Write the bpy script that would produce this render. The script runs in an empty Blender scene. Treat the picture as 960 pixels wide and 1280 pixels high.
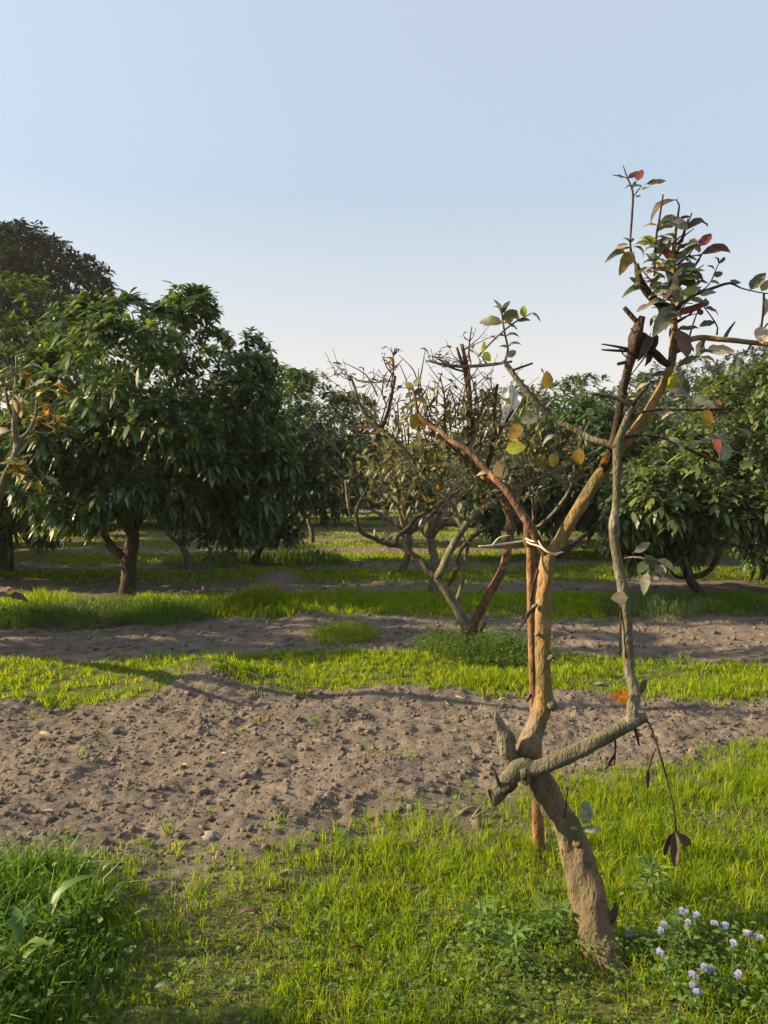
import bpy, math, random
import numpy as np
from mathutils import Vector, Matrix

random.seed(7)
rng = np.random.default_rng(11)
scene = bpy.context.scene
col = scene.collection

# ------------------------------------------------------------------ camera, sky, sun, exposure
FPX, CX, CY, HOR, EYE = 930.0, 480.0, 640.0, 610.0, 1.5
PITCH = math.atan((CY - HOR) / FPX)
cam_d = bpy.data.cameras.new('camera')
cam_d.sensor_fit = 'VERTICAL'
cam_d.sensor_height = 36.0
cam_d.lens = 36.0 * FPX / 1280.0
cam_d.clip_start = 0.05
cam_d.clip_end = 3000
cam = bpy.data.objects.new('camera', cam_d)
cam.location = (0, 0, EYE)
cam.rotation_euler = (math.radians(90) - PITCH, 0, 0)
col.objects.link(cam)
scene.camera = cam

SUN_AZ = math.radians(-89)      # measured from the view direction, negative = left
SUN_EL = math.radians(24)
world = bpy.data.worlds.new('World')
scene.world = world
world.use_nodes = True
wn, wl = world.node_tree.nodes, world.node_tree.links
bg = wn['Background']
sky = wn.new('ShaderNodeTexSky')
sky.sky_type = 'NISHITA'
sky.sun_disc = False
sky.sun_elevation = SUN_EL
sky.sun_rotation = SUN_AZ
sky.altitude = 0
sky.air_density = 1.0
sky.dust_density = 1.2
sky.ozone_density = 1.2
# thin dust haze over the whole sky: pale blue overhead, cream towards the horizon all round
w_tc = wn.new('ShaderNodeTexCoord')
w_sep = wn.new('ShaderNodeSeparateXYZ')
wl.new(w_tc.outputs['Generated'], w_sep.inputs[0])
w_col = wn.new('ShaderNodeValToRGB')
for e_, (p_, c_) in zip([w_col.color_ramp.elements[0], w_col.color_ramp.elements[1], w_col.color_ramp.elements.new(0.16), w_col.color_ramp.elements.new(0.36)],
                        [(0.0, (0.95, 0.82, 0.69)), (1.0, (0.20, 0.36, 0.64)), (0.16, (0.87, 0.81, 0.745)), (0.36, (0.59, 0.685, 0.735))]):
    e_.position = p_
    e_.color = (*c_, 1)
wl.new(w_sep.outputs['Z'], w_col.inputs['Fac'])
w_gain = wn.new('ShaderNodeVectorMath')
w_gain.operation = 'SCALE'
w_gain.inputs['Scale'].default_value = 2.9
wl.new(w_col.outputs['Color'], w_gain.inputs[0])
w_mix = wn.new('ShaderNodeMix')
w_mix.data_type = 'RGBA'
w_fac = wn.new('ShaderNodeMapRange')
w_fac.inputs['From Min'].default_value = 0.0
w_fac.inputs['From Max'].default_value = 0.55
w_fac.inputs['To Min'].default_value = 0.93
w_fac.inputs['To Max'].default_value = 0.62
wl.new(w_sep.outputs['Z'], w_fac.inputs['Value'])
wl.new(w_fac.outputs['Result'], w_mix.inputs[0])
wl.new(sky.outputs['Color'], w_mix.inputs[6])
wl.new(w_gain.outputs[0], w_mix.inputs[7])
wl.new(w_mix.outputs[2], bg.inputs['Color'])
bg.inputs['Strength'].default_value = 0.115

sun_d = bpy.data.lights.new('sun', 'SUN')
sun_d.energy = 5.0
sun_d.angle = math.radians(0.6)
sun_d.color = (1.0, 0.765, 0.475)
sun = bpy.data.objects.new('sun', sun_d)
sdir = Vector((math.sin(SUN_AZ) * math.cos(SUN_EL), math.cos(SUN_AZ) * math.cos(SUN_EL), math.sin(SUN_EL)))
sun.rotation_euler = sdir.to_track_quat('Z', 'Y').to_euler()
sun.location = sdir * 50
col.objects.link(sun)

vs = scene.view_settings
vs.view_transform = 'Standard'
vs.look = 'None'
vs.exposure = 1.5
vs.gamma = 1.0
vs.use_curve_mapping = False
scene.cycles.max_bounces = 6
scene.cycles.transparent_max_bounces = 4
scene.cycles.use_denoising = True


# ------------------------------------------------------------------ helpers
def P(px, py, Y):
    """point seen at photo pixel (px, py) that stands Y metres in front of the camera"""
    u = (px - CX) / FPX
    v = (CY - py) / FPX
    cp, sp = math.cos(PITCH), math.sin(PITCH)
    d = Vector((u, v * sp + cp, v * cp - sp))
    return Vector((0, 0, EYE)) + d * (Y / d.y)


def link(o, parent=None):
    col.objects.link(o)
    if parent is not None:
        o.parent = parent
    return o


def tag(o, label=None, cat=None, group=None, kind=None):
    if label:
        o['label'] = label
    if cat:
        o['category'] = cat
    if group:
        o['group'] = group
    if kind:
        o['kind'] = kind
    return o


def empty(name, loc, label, cat, group=None):
    o = bpy.data.objects.new(name, None)
    o.empty_display_size = 0.1
    o.location = loc
    link(o)
    return tag(o, label, cat, group)


def mesh_np(name, V, loops, starts, totals, mat=None, smooth=False, attrs=None):
    me = bpy.data.meshes.new(name)
    V = np.ascontiguousarray(V, dtype=np.float32)
    loops = np.ascontiguousarray(loops, dtype=np.int32)
    me.vertices.add(len(V))
    me.vertices.foreach_set('co', V.ravel())
    me.loops.add(len(loops))
    me.loops.foreach_set('vertex_index', loops)
    me.polygons.add(len(starts))
    me.polygons.foreach_set('loop_start', np.ascontiguousarray(starts, dtype=np.int32))
    me.polygons.foreach_set('loop_total', np.ascontiguousarray(totals, dtype=np.int32))
    if smooth:
        me.polygons.foreach_set('use_smooth', np.ones(len(starts), dtype=bool))
    for k, a in (attrs or {}).items():
        at = me.attributes.new(k, 'FLOAT', 'POINT')
        at.data.foreach_set('value', np.ascontiguousarray(a, dtype=np.float32))
    me.update()
    me.validate()
    if mat:
        me.materials.append(mat)
    return me


def mesh_tris(name, V, T, mat=None, smooth=False, attrs=None):
    T = np.asarray(T, dtype=np.int32).reshape(-1, 3)
    n = len(T)
    return mesh_np(name, V, T.ravel(), np.arange(n) * 3, np.full(n, 3), mat, smooth, attrs)


def mesh_quads(name, V, Q, mat=None, smooth=True, attrs=None):
    Q = np.asarray(Q, dtype=np.int32).reshape(-1, 4)
    n = len(Q)
    return mesh_np(name, V, Q.ravel(), np.arange(n) * 4, np.full(n, 4), mat, smooth, attrs)


def obj(name, me, parent=None, loc=None, **kw):
    o = bpy.data.objects.new(name, me)
    if loc is not None:
        o.location = loc
    link(o, parent)
    return tag(o, **kw)


# value noise ---------------------------------------------------------------
def _h(ix, iy, seed):
    n = (ix.astype(np.int64) * 374761393 + iy.astype(np.int64) * 668265263 + seed * 1442695041) & 0xFFFFFFFF
    n = ((n ^ (n >> 13)) * 1274126177) & 0xFFFFFFFF
    n = (n ^ (n >> 16)) & 0xFFFFFFFF
    return n.astype(np.float64) / 4294967295.0


def vnoise(x, y, seed=0):
    x = np.asarray(x, dtype=np.float64)
    y = np.asarray(y, dtype=np.float64)
    ix, iy = np.floor(x), np.floor(y)
    fx, fy = x - ix, y - iy
    fx = fx * fx * fx * (fx * (fx * 6 - 15) + 10)
    fy = fy * fy * fy * (fy * (fy * 6 - 15) + 10)
    a = _h(ix, iy, seed)
    b = _h(ix + 1, iy, seed)
    c = _h(ix, iy + 1, seed)
    d = _h(ix + 1, iy + 1, seed)
    return (a * (1 - fx) + b * fx) * (1 - fy) + (c * (1 - fx) + d * fx) * fy - 0.5


def sstep(a, b, x):
    t = np.clip((x - a) / (b - a), 0, 1)
    return t * t * (3 - 2 * t)


# ------------------------------------------------------------------ terrain functions
PITCH_ROW = 3.4


def grass_mask(x, y):
    """0 = bare tilled soil, 1 = grass strip"""
    x = np.asarray(x, dtype=np.float64)
    y = np.asarray(y, dtype=np.float64)
    n = vnoise(x * 0.9, y * 0.9, 3) * 0.7 + vnoise(x * 2.7, y * 2.7, 4) * 0.42 + vnoise(x * 9, y * 9, 5) * 0.26
    v = (y - 0.03 * x - 2.5) / PITCH_ROW
    k = np.round(v)
    t = np.abs(v - k) * PITCH_ROW
    hw = np.where(k >= 3, 0.95, np.where(k >= 2, 0.78, 0.52))
    m = sstep(0.20, -0.20, t - hw - n * 0.75)
    e0 = 3.20 + 0.26 * x - 0.25 * sstep(0.5, -1.5, x)
    m0 = sstep(0.42, -0.32, y - e0 - n * 0.95)
    m = np.where(y < 4.3, m0, m)
    # the strip behind the first tilled bed is broader on the left
    bl = np.exp(-(((x + 2.0) / 0.9) ** 2 + ((y - 5.35) / 0.40) ** 2))
    m = np.maximum(m, sstep(0.45, 0.75, bl + n * 0.35))
    # bare earth faces
    bare = np.exp(-(((x + 1.28) / 0.26) ** 2 + ((y - 5.22) / 0.16) ** 2))
    m = m * (1 - sstep(0.35, 0.6, bare))
    bare2 = np.exp(-(((x + 1.72) / 0.42) ** 2 + ((y - 12.0) / 0.5) ** 2))
    m = m * (1 - sstep(0.35, 0.6, bare2))
    return m


def height(x, y):
    x = np.asarray(x, dtype=np.float64)
    y = np.asarray(y, dtype=np.float64)
    g = grass_mask(x, y)
    v = (y - 0.03 * x - 2.5) / PITCH_ROW
    t = np.abs(v - np.round(v)) * PITCH_ROW
    z = 0.05 * sstep(1.5, 0.2, t) - 0.02
    z = z + 0.10 * vnoise(x * 0.5, y * 0.5, 21) + 0.05 * vnoise(x * 1.3, y * 1.3, 22)
    rough = (1 - 0.45 * g)
    n = (0.060 * vnoise(x * 2.3, y * 3.1, 23) + 0.034 * np.abs(vnoise(x * 7.3, y * 7.3, 24)) +
         0.028 * np.abs(vnoise(x * 13, y * 13, 25)) + 0.036 * np.abs(vnoise(x * 29 + y * 6, y * 29 - x * 5, 26)) * (0.7 + vnoise(x * 2, y * 2, 29)) +
         0.018 * np.abs(vnoise(x * 47 - y * 9, y * 47 + x * 11, 27)))
    z = z + rough * n
    z = z + 0.17 * np.exp(-(((x + 1.38) / 0.42) ** 2 + ((y - 5.55) / 0.34) ** 2))
    z = z + 0.10 * np.exp(-(((x + 1.9) / 0.6) ** 2 + ((y - 12.3) / 0.6) ** 2))
    z = z + 0.07 * np.exp(-(((x + 1.6) / 0.5) ** 2 + ((y - 9.2) / 0.5) ** 2))
    far = sstep(60, 240, np.hypot(x, y))
    return z * (1 - far)


def gz(x, y):
    return float(height(np.array([x]), np.array([y]))[0])


# ------------------------------------------------------------------ materials
def new_mat(name):
    m = bpy.data.materials.new(name)
    m.use_nodes = True
    nt = m.node_tree
    for n in list(nt.nodes):
        nt.nodes.remove(n)
    out = nt.nodes.new('ShaderNodeOutputMaterial')
    return m, nt, out


def N(nt, typ, **kw):
    n = nt.nodes.new(typ)
    for k, v in kw.items():
        setattr(n, k, v)
    return n


def ramp(nt, fac, stops):
    r = N(nt, 'ShaderNodeValToRGB')
    els = r.color_ramp.elements
    while len(els) < len(stops):
        els.new(0.5)
    for e, (p, c) in zip(els, stops):
        e.position = p
        e.color = (*c, 1)
    if fac is not None:
        nt.links.new(fac, r.inputs['Fac'])
    return r


def mixc(nt, fac, a, b, mode='MIX'):
    m = N(nt, 'ShaderNodeMix', data_type='RGBA', blend_type=mode)
    for sock, v in ((m.inputs[0], fac), (m.inputs[6], a), (m.inputs[7], b)):
        if hasattr(v, 'links'):
            nt.links.new(v, sock)
        elif isinstance(v, (int, float)):
            sock.default_value = v
        else:
            sock.default_value = (*v, 1)
    return m.outputs[2]


def math_n(nt, op, a, b=None):
    m = N(nt, 'ShaderNodeMath', operation=op)
    for i, v in enumerate((a, b)):
        if v is None:
            continue
        if hasattr(v, 'links'):
            nt.links.new(v, m.inputs[i])
        else:
            m.inputs[i].default_value = v
    return m.outputs[0]


def rnd_value(nt):
    """attribute rnd + object random, wrapped to 0..1"""
    a = N(nt, 'ShaderNodeAttribute', attribute_name='rnd')
    oi = N(nt, 'ShaderNodeObjectInfo')
    s = math_n(nt, 'ADD', a.outputs['Fac'], oi.outputs['Random'])
    return math_n(nt, 'FRACT', s)


def leaf_mat(name, stops, trans=0.35, tcol=(1.25, 1.35, 0.6), rough=0.5, young=None, spec=0.4, back=None, blotch=None, veins=False):
    m, nt, out = new_mat(name)
    L = nt.links
    r = rnd_value(nt)
    c = ramp(nt, r, stops).outputs['Color']
    if blotch:
        tc = N(nt, 'ShaderNodeTexCoord')
        nz = N(nt, 'ShaderNodeTexNoise')
        nz.inputs['Scale'].default_value = 5.0
        nz.inputs['Detail'].default_value = 4
        oi2 = N(nt, 'ShaderNodeObjectInfo')
        ofs = N(nt, 'ShaderNodeVectorMath', operation='ADD')
        rv = N(nt, 'ShaderNodeVectorMath', operation='SCALE')
        rv.inputs[0].default_value = (7.3, 3.1, 5.7)
        L.new(math_n(nt, 'MULTIPLY', oi2.outputs['Random'], 9.0), rv.inputs['Scale'])
        L.new(tc.outputs['Object'], ofs.inputs[0])
        L.new(rv.outputs[0], ofs.inputs[1])
        L.new(ofs.outputs[0], nz.inputs['Vector'])
        f = ramp(nt, nz.outputs['Fac'], [(0.50, (0, 0, 0)), (0.66, (1, 1, 1))]).outputs['Color']
        c = mixc(nt, f, c, blotch)
    if veins:
        tv = N(nt, 'ShaderNodeTexCoord')
        sx = N(nt, 'ShaderNodeSeparateXYZ')
        L.new(tv.outputs['Object'], sx.inputs[0])
        ay = math_n(nt, 'ABSOLUTE', sx.outputs['Y'])
        mid = ramp(nt, ay, [(0.006, (1, 1, 1)), (0.022, (0, 0, 0))]).outputs['Color']
        ph = math_n(nt, 'SUBTRACT', math_n(nt, 'MULTIPLY', sx.outputs['X'], 62.0), math_n(nt, 'MULTIPLY', ay, 55.0))
        sv = math_n(nt, 'MULTIPLY', math_n(nt, 'POWER', math_n(nt, 'ABSOLUTE', math_n(nt, 'SINE', math_n(nt, 'MULTIPLY', ph, 0.5))), 14.0), 0.45)
        vv = math_n(nt, 'MINIMUM', math_n(nt, 'ADD', mid, sv), 1.0)
        c = mixc(nt, math_n(nt, 'MULTIPLY', vv, 0.5), c, mixc(nt, 1.0, c, (1.7, 1.6, 1.5), 'MULTIPLY'))
    if young:
        a = N(nt, 'ShaderNodeAttribute', attribute_name='young')
        c = mixc(nt, a.outputs['Fac'], c, young)
    if back:
        ge = N(nt, 'ShaderNodeNewGeometry')
        c = mixc(nt, ge.outputs['Backfacing'], c, back)
    p = N(nt, 'ShaderNodeBsdfPrincipled')
    L.new(c, p.inputs['Base Color'])
    p.inputs['Roughness'].default_value = rough
    p.inputs['Specular IOR Level'].default_value = spec
    t = N(nt, 'ShaderNodeBsdfTranslucent')
    tcx = mixc(nt, 1.0, c, tcol, 'MULTIPLY')
    L.new(tcx, t.inputs['Color'])
    mx = N(nt, 'ShaderNodeMixShader')
    mx.inputs[0].default_value = trans
    L.new(p.outputs[0], mx.inputs[1])
    L.new(t.outputs[0], mx.inputs[2])
    L.new(mx.outputs[0], out.inputs['Surface'])
    return m


def bark_mat(name, base, dark, pale, green=None, scale=1.0, bump=0.6):
    base, dark, pale = (tuple(v * 0.85 for v in q) for q in (base, dark, pale))
    m, nt, out = new_mat(name)
    L = nt.links
    tc = N(nt, 'ShaderNodeTexCoord')
    mp = N(nt, 'ShaderNodeMapping')
    mp.inputs['Scale'].default_value = (1, 1, 0.45)
    L.new(tc.outputs['Object'], mp.inputs['Vector'])
    n1 = N(nt, 'ShaderNodeTexNoise')
    n1.inputs['Scale'].default_value = 9 * scale
    n1.inputs['Detail'].default_value = 6
    n1.inputs['Roughness'].default_value = 0.65
    n2 = N(nt, 'ShaderNodeTexNoise')
    n2.inputs['Scale'].default_value = 34 * scale
    n2.inputs['Detail'].default_value = 5
    n3 = N(nt, 'ShaderNodeTexNoise')
    n3.inputs['Scale'].default_value = 120 * scale
    n3.inputs['Detail'].default_value = 3
    for n in (n1, n2, n3):
        L.new(mp.outputs[0], n.inputs['Vector'])
    c = ramp(nt, n1.outputs['Fac'], [(0.34, dark), (0.44, base), (0.53, base), (0.57, pale)]).outputs['Color']
    f2 = ramp(nt, n2.outputs['Fac'], [(0.42, (0, 0, 0)), (0.62, (1, 1, 1))]).outputs['Color']
    c = mixc(nt, math_n(nt, 'MULTIPLY', f2, 0.7), c, green if green else dark)
    fs = ramp(nt, n3.outputs['Fac'], [(0.60, (0, 0, 0)), (0.68, (1, 1, 1))]).outputs['Color']
    c = mixc(nt, math_n(nt, 'MULTIPLY', fs, 0.6), c, dark)
    f3 = ramp(nt, n2.outputs['Fac'], [(0.30, (1, 1, 1)), (0.40, (0, 0, 0))]).outputs['Color']
    c = mixc(nt, math_n(nt, 'MULTIPLY', f3, 0.55), c, pale)
    p = N(nt, 'ShaderNodeBsdfPrincipled')
    L.new(c, p.inputs['Base Color'])
    p.inputs['Roughness'].default_value = 0.85
    p.inputs['Specular IOR Level'].default_value = 0.2
    h = math_n(nt, 'ADD', math_n(nt, 'MULTIPLY', n2.outputs['Fac'], 0.8), math_n(nt, 'MULTIPLY', n3.outputs['Fac'], 0.5))
    b = N(nt, 'ShaderNodeBump')
    b.inputs['Strength'].default_value = min(1.0, bump * 1.5)
    b.inputs['Distance'].default_value = 0.02
    L.new(h, b.inputs['Height'])
    L.new(b.outputs[0], p.inputs['Normal'])
    L.new(p.outputs[0], out.inputs['Surface'])
    return m


def plain_mat(name, c, rough=0.8, trans=0.0):
    m, nt, out = new_mat(name)
    L = nt.links
    tc = N(nt, 'ShaderNodeTexCoord')
    n1 = N(nt, 'ShaderNodeTexNoise')
    n1.inputs['Scale'].default_value = 14
    n1.inputs['Detail'].default_value = 5
    L.new(tc.outputs['Object'], n1.inputs['Vector'])
    lo = tuple(v * 0.65 for v in c)
    hi = tuple(min(1, v * 1.25) for v in c)
    cc = ramp(nt, n1.outputs['Fac'], [(0.3, lo), (0.7, hi)]).outputs['Color']
    p = N(nt, 'ShaderNodeBsdfPrincipled')
    L.new(cc, p.inputs['Base Color'])
    p.inputs['Roughness'].default_value = rough
    p.inputs['Specular IOR Level'].default_value = 0.25
    b = N(nt, 'ShaderNodeBump')
    b.inputs['Strength'].default_value = 0.4
    b.inputs['Distance'].default_value = 0.01
    L.new(n1.outputs['Fac'], b.inputs['Height'])
    L.new(b.outputs[0], p.inputs['Normal'])
    sh = p.outputs[0]
    if trans > 0:
        t = N(nt, 'ShaderNodeBsdfTranslucent')
        L.new(cc, t.inputs['Color'])
        mx = N(nt, 'ShaderNodeMixShader')
        mx.inputs[0].default_value = trans
        L.new(sh, mx.inputs[1])
        L.new(t.outputs[0], mx.inputs[2])
        sh = mx.outputs[0]
    L.new(sh, out.inputs['Surface'])
    return m


def soil_mat():
    m, nt, out = new_mat('tilled_soil')
    L = nt.links
    ge = N(nt, 'ShaderNodeNewGeometry')
    pos = ge.outputs['Position']

    def noise(s, d=6, r=0.6):
        n = N(nt, 'ShaderNodeTexNoise')
        n.inputs['Scale'].default_value = s
        n.inputs['Detail'].default_value = d
        n.inputs['Roughness'].default_value = r
        L.new(pos, n.inputs['Vector'])
        return n.outputs['Fac']
    big, mid, fine, vfine = noise(0.8, 4), noise(5, 6, 0.7), noise(38, 6, 0.7), noise(150, 4, 0.7)
    c = ramp(nt, mid, [(0.30, (0.100, 0.085, 0.069)), (0.5, (0.162, 0.137, 0.111)), (0.70, (0.245, 0.205, 0.163))]).outputs['Color']
    c = mixc(nt, math_n(nt, 'MULTIPLY', ramp(nt, big, [(0.4, (0, 0, 0)), (0.65, (1, 1, 1))]).outputs['Color'], 0.4), c, (0.115, 0.102, 0.088))
    c = mixc(nt, math_n(nt, 'MULTIPLY', ramp(nt, fine, [(0.35, (1, 1, 1)), (0.5, (0, 0, 0))]).outputs['Color'], 0.55), c, (0.085, 0.070, 0.055))
    c = mixc(nt, math_n(nt, 'MULTIPLY', ramp(nt, vfine, [(0.58, (0, 0, 0)), (0.75, (1, 1, 1))]).outputs['Color'], 0.5), c, (0.27, 0.22, 0.17))
    at = N(nt, 'ShaderNodeAttribute', attribute_name='grass')
    gc = ramp(nt, fine, [(0.35, (0.045, 0.05, 0.018)), (0.52, (0.075, 0.10, 0.018)), (0.68, (0.13, 0.13, 0.05))]).outputs['Color']
    far = N(nt, 'ShaderNodeAttribute', attribute_name='farg')
    gc = mixc(nt, far.outputs['Fac'], gc, (0.075, 0.105, 0.018))
    c = mixc(nt, math_n(nt, 'MULTIPLY', at.outputs['Fac'], 0.9), c, gc)
    p = N(nt, 'ShaderNodeBsdfPrincipled')
    L.new(c, p.inputs['Base Color'])
    p.inputs['Roughness'].default_value = 0.95
    p.inputs['Specular IOR Level'].default_value = 0.1
    h = math_n(nt, 'ADD', math_n(nt, 'MULTIPLY', fine, 1.0), math_n(nt, 'MULTIPLY', vfine, 0.35))
    b = N(nt, 'ShaderNodeBump')
    b.inputs['Strength'].default_value = 0.9
    b.inputs['Distance'].default_value = 0.022
    L.new(h, b.inputs['Height'])
    L.new(b.outputs[0], p.inputs['Normal'])
    L.new(p.outputs[0], out.inputs['Surface'])
    return m


M = {}
M['soil'] = soil_mat()
M['clod'] = plain_mat('dry_clod', (0.26, 0.21, 0.17), 0.95)
M['stone'] = plain_mat('grey_stone', (0.20, 0.18, 0.165), 0.85)
M['grass'] = leaf_mat('young_grass', [(0.0, (0.085, 0.185, 0.008)), (0.5, (0.205, 0.29, 0.009)), (0.93, (0.30, 0.355, 0.014)), (1.0, (0.36, 0.30, 0.08))],
                      trans=0.5, tcol=(1.45, 1.4, 0.2), rough=0.6, spec=0.12)
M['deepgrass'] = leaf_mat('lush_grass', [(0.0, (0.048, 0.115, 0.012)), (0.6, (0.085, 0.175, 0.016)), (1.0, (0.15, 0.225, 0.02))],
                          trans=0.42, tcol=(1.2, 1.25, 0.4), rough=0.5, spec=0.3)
M['weed'] = leaf_mat('broad_weed', [(0.0, (0.05, 0.115, 0.022)), (0.6, (0.10, 0.19, 0.03)), (1.0, (0.19, 0.27, 0.05))],
                     trans=0.4, tcol=(1.2, 1.2, 0.45), rough=0.5)
M['tuft'] = leaf_mat('tall_tuft', [(0.0, (0.07, 0.14, 0.02)), (1.0, (0.16, 0.23, 0.03))], trans=0.45, tcol=(1.3, 1.3, 0.4))
M['feather'] = leaf_mat('feathery_weed', [(0.0, (0.07, 0.12, 0.035)), (1.0, (0.13, 0.19, 0.06))], trans=0.4, tcol=(1.2, 1.2, 0.5))
M['lychee'] = leaf_mat('lychee_leaf', [(0.0, (0.028, 0.062, 0.032)), (0.5, (0.052, 0.098, 0.045)), (0.85, (0.088, 0.138, 0.052)), (1.0, (0.12, 0.165, 0.055))],
                       trans=0.24, tcol=(1.5, 1.6, 0.5), rough=0.48, spec=0.4, young=(0.17, 0.22, 0.045))
M['lychee_pale'] = leaf_mat('lychee_leaf_pale', [(0.0, (0.038, 0.072, 0.026)), (0.5, (0.066, 0.105, 0.036)), (1.0, (0.13, 0.155, 0.052))],
                            trans=0.25, tcol=(1.4, 1.5, 0.5), rough=0.46, spec=0.4, young=(0.18, 0.22, 0.06))  # lighter leaf copy: sunlight on the bent-trunked lychee put into the colour
M['far_leaf'] = leaf_mat('dark_leaf', [(0.0, (0.018, 0.036, 0.018)), (1.0, (0.04, 0.062, 0.028))], trans=0.15, rough=0.5)
GUAVA = {
    'green': leaf_mat('guava_leaf_green', veins=True, stops=[(0.0, (0.040, 0.060, 0.030)), (1.0, (0.085, 0.11, 0.042))], trans=0.3, rough=0.5, back=(0.13, 0.145, 0.10), blotch=(0.075, 0.065, 0.03)),
    'grey': leaf_mat('guava_leaf_grey', veins=True, stops=[(0.0, (0.13, 0.145, 0.10)), (1.0, (0.24, 0.24, 0.19))], trans=0.25, tcol=(1.1, 1.1, 0.7), rough=0.7, back=(0.11, 0.115, 0.07), blotch=(0.12, 0.10, 0.06)),
    'yellow': leaf_mat('guava_leaf_yellow', veins=True, stops=[(0.0, (0.22, 0.155, 0.025)), (1.0, (0.30, 0.235, 0.04))], trans=0.45, tcol=(1.2, 1.1, 0.6), rough=0.55, blotch=(0.24, 0.12, 0.02)),
    'lime': leaf_mat('guava_leaf_lime', veins=True, stops=[(0.0, (0.26, 0.30, 0.03)), (1.0, (0.36, 0.38, 0.05))], trans=0.5, tcol=(1.2, 1.1, 0.5), rough=0.55),
    'orange': leaf_mat('guava_leaf_orange', veins=True, stops=[(0.0, (0.38, 0.15, 0.02)), (1.0, (0.45, 0.22, 0.03))], trans=0.45, tcol=(1.2, 1.0, 0.6), rough=0.55, blotch=(0.22, 0.06, 0.015)),
    'red': leaf_mat('guava_leaf_red', veins=True, stops=[(0.0, (0.10, 0.028, 0.022)), (1.0, (0.17, 0.045, 0.028))], trans=0.35, tcol=(1.3, 0.9, 0.8), rough=0.5, back=(0.10, 0.055, 0.045)),
    'brown': leaf_mat('guava_leaf_brown', veins=True, stops=[(0.0, (0.045, 0.028, 0.023)), (1.0, (0.085, 0.05, 0.038))], trans=0.2, tcol=(1.2, 1.0, 0.8), rough=0.65),
    'tan': leaf_mat('guava_leaf_tan', veins=True, stops=[(0.0, (0.30, 0.245, 0.17)), (1.0, (0.42, 0.35, 0.26))], trans=0.35, tcol=(1.1, 1.0, 0.8), rough=0.7),
    'dead': leaf_mat('guava_leaf_dead', veins=True, stops=[(0.0, (0.045, 0.028, 0.022)), (1.0, (0.08, 0.05, 0.04))], trans=0.08, tcol=(1.2, 1.0, 0.8), rough=0.75),
}
M['bark'] = bark_mat('guava_bark', (0.135, 0.098, 0.060), (0.055, 0.044, 0.030), (0.24, 0.175, 0.12), green=(0.105, 0.098, 0.05))
M['bark_sunlit'] = bark_mat('guava_sunlit_bark', (0.225, 0.145, 0.055), (0.085, 0.068, 0.034), (0.32, 0.195, 0.09), green=(0.115, 0.105, 0.038), bump=0.6)  # bark of the upper wood with golden sunlight put into its colour
M['bark_grey'] = bark_mat('guava_grey_bark', (0.115, 0.102, 0.068), (0.06, 0.055, 0.038), (0.21, 0.19, 0.15), green=(0.085, 0.09, 0.05))
M['bark_red'] = bark_mat('guava_red_bark', (0.13, 0.072, 0.042), (0.055, 0.032, 0.022), (0.24, 0.14, 0.08), bump=0.5)
M['bark_dead'] = bark_mat('guava_dead_bark', (0.050, 0.032, 0.024), (0.024, 0.016, 0.013), (0.085, 0.055, 0.042), bump=0.9)
M['bark_dark'] = bark_mat('lychee_bark', (0.07, 0.053, 0.036), (0.035, 0.028, 0.02), (0.12, 0.092, 0.065))
M['bark_pale'] = bark_mat('pale_bark', (0.16, 0.13, 0.098), (0.08, 0.066, 0.05), (0.25, 0.21, 0.165))
M['stake'] = bark_mat('stake_wood', (0.26, 0.145, 0.065), (0.12, 0.068, 0.036), (0.34, 0.20, 0.10), bump=0.4)
M['twine'] = plain_mat('pale_twine', (0.55, 0.48, 0.36), 0.8)
M['bag'] = plain_mat('white_bag', (0.72, 0.72, 0.70), 0.7, 0.35)
M['petal'] = plain_mat('lilac_petal', (0.52, 0.51, 0.76), 0.7, 0.3)
M['straw'] = plain_mat('dry_straw', (0.20, 0.15, 0.095), 0.85)


# ------------------------------------------------------------------ tubes (trunks, branches, twigs)
def catmull(pts, rad, step):
    pts = [np.array(p, dtype=float) for p in pts]
    n = len(pts)
    out, ro = [], []
    for i in range(n - 1):
        p0 = pts[i - 1] if i > 0 else 2 * pts[0] - pts[1]
        p1, p2 = pts[i], pts[i + 1]
        p3 = pts[i + 2] if i + 2 < n else 2 * pts[-1] - pts[-2]
        seg = np.linalg.norm(p2 - p1)
        k = max(1, int(round(seg / step)))
        for j in range(k):
            t = j / k
            q = 0.5 * ((2 * p1) + (-p0 + p2) * t + (2 * p0 - 5 * p1 + 4 * p2 - p3) * t * t + (-p0 + 3 * p1 - 3 * p2 + p3) * t ** 3)
            out.append(q)
            ro.append(rad[i] * (1 - t) + rad[i + 1] * t)
    out.append(pts[-1])
    ro.append(rad[-1])
    return np.array(out), np.array(ro)


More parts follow.
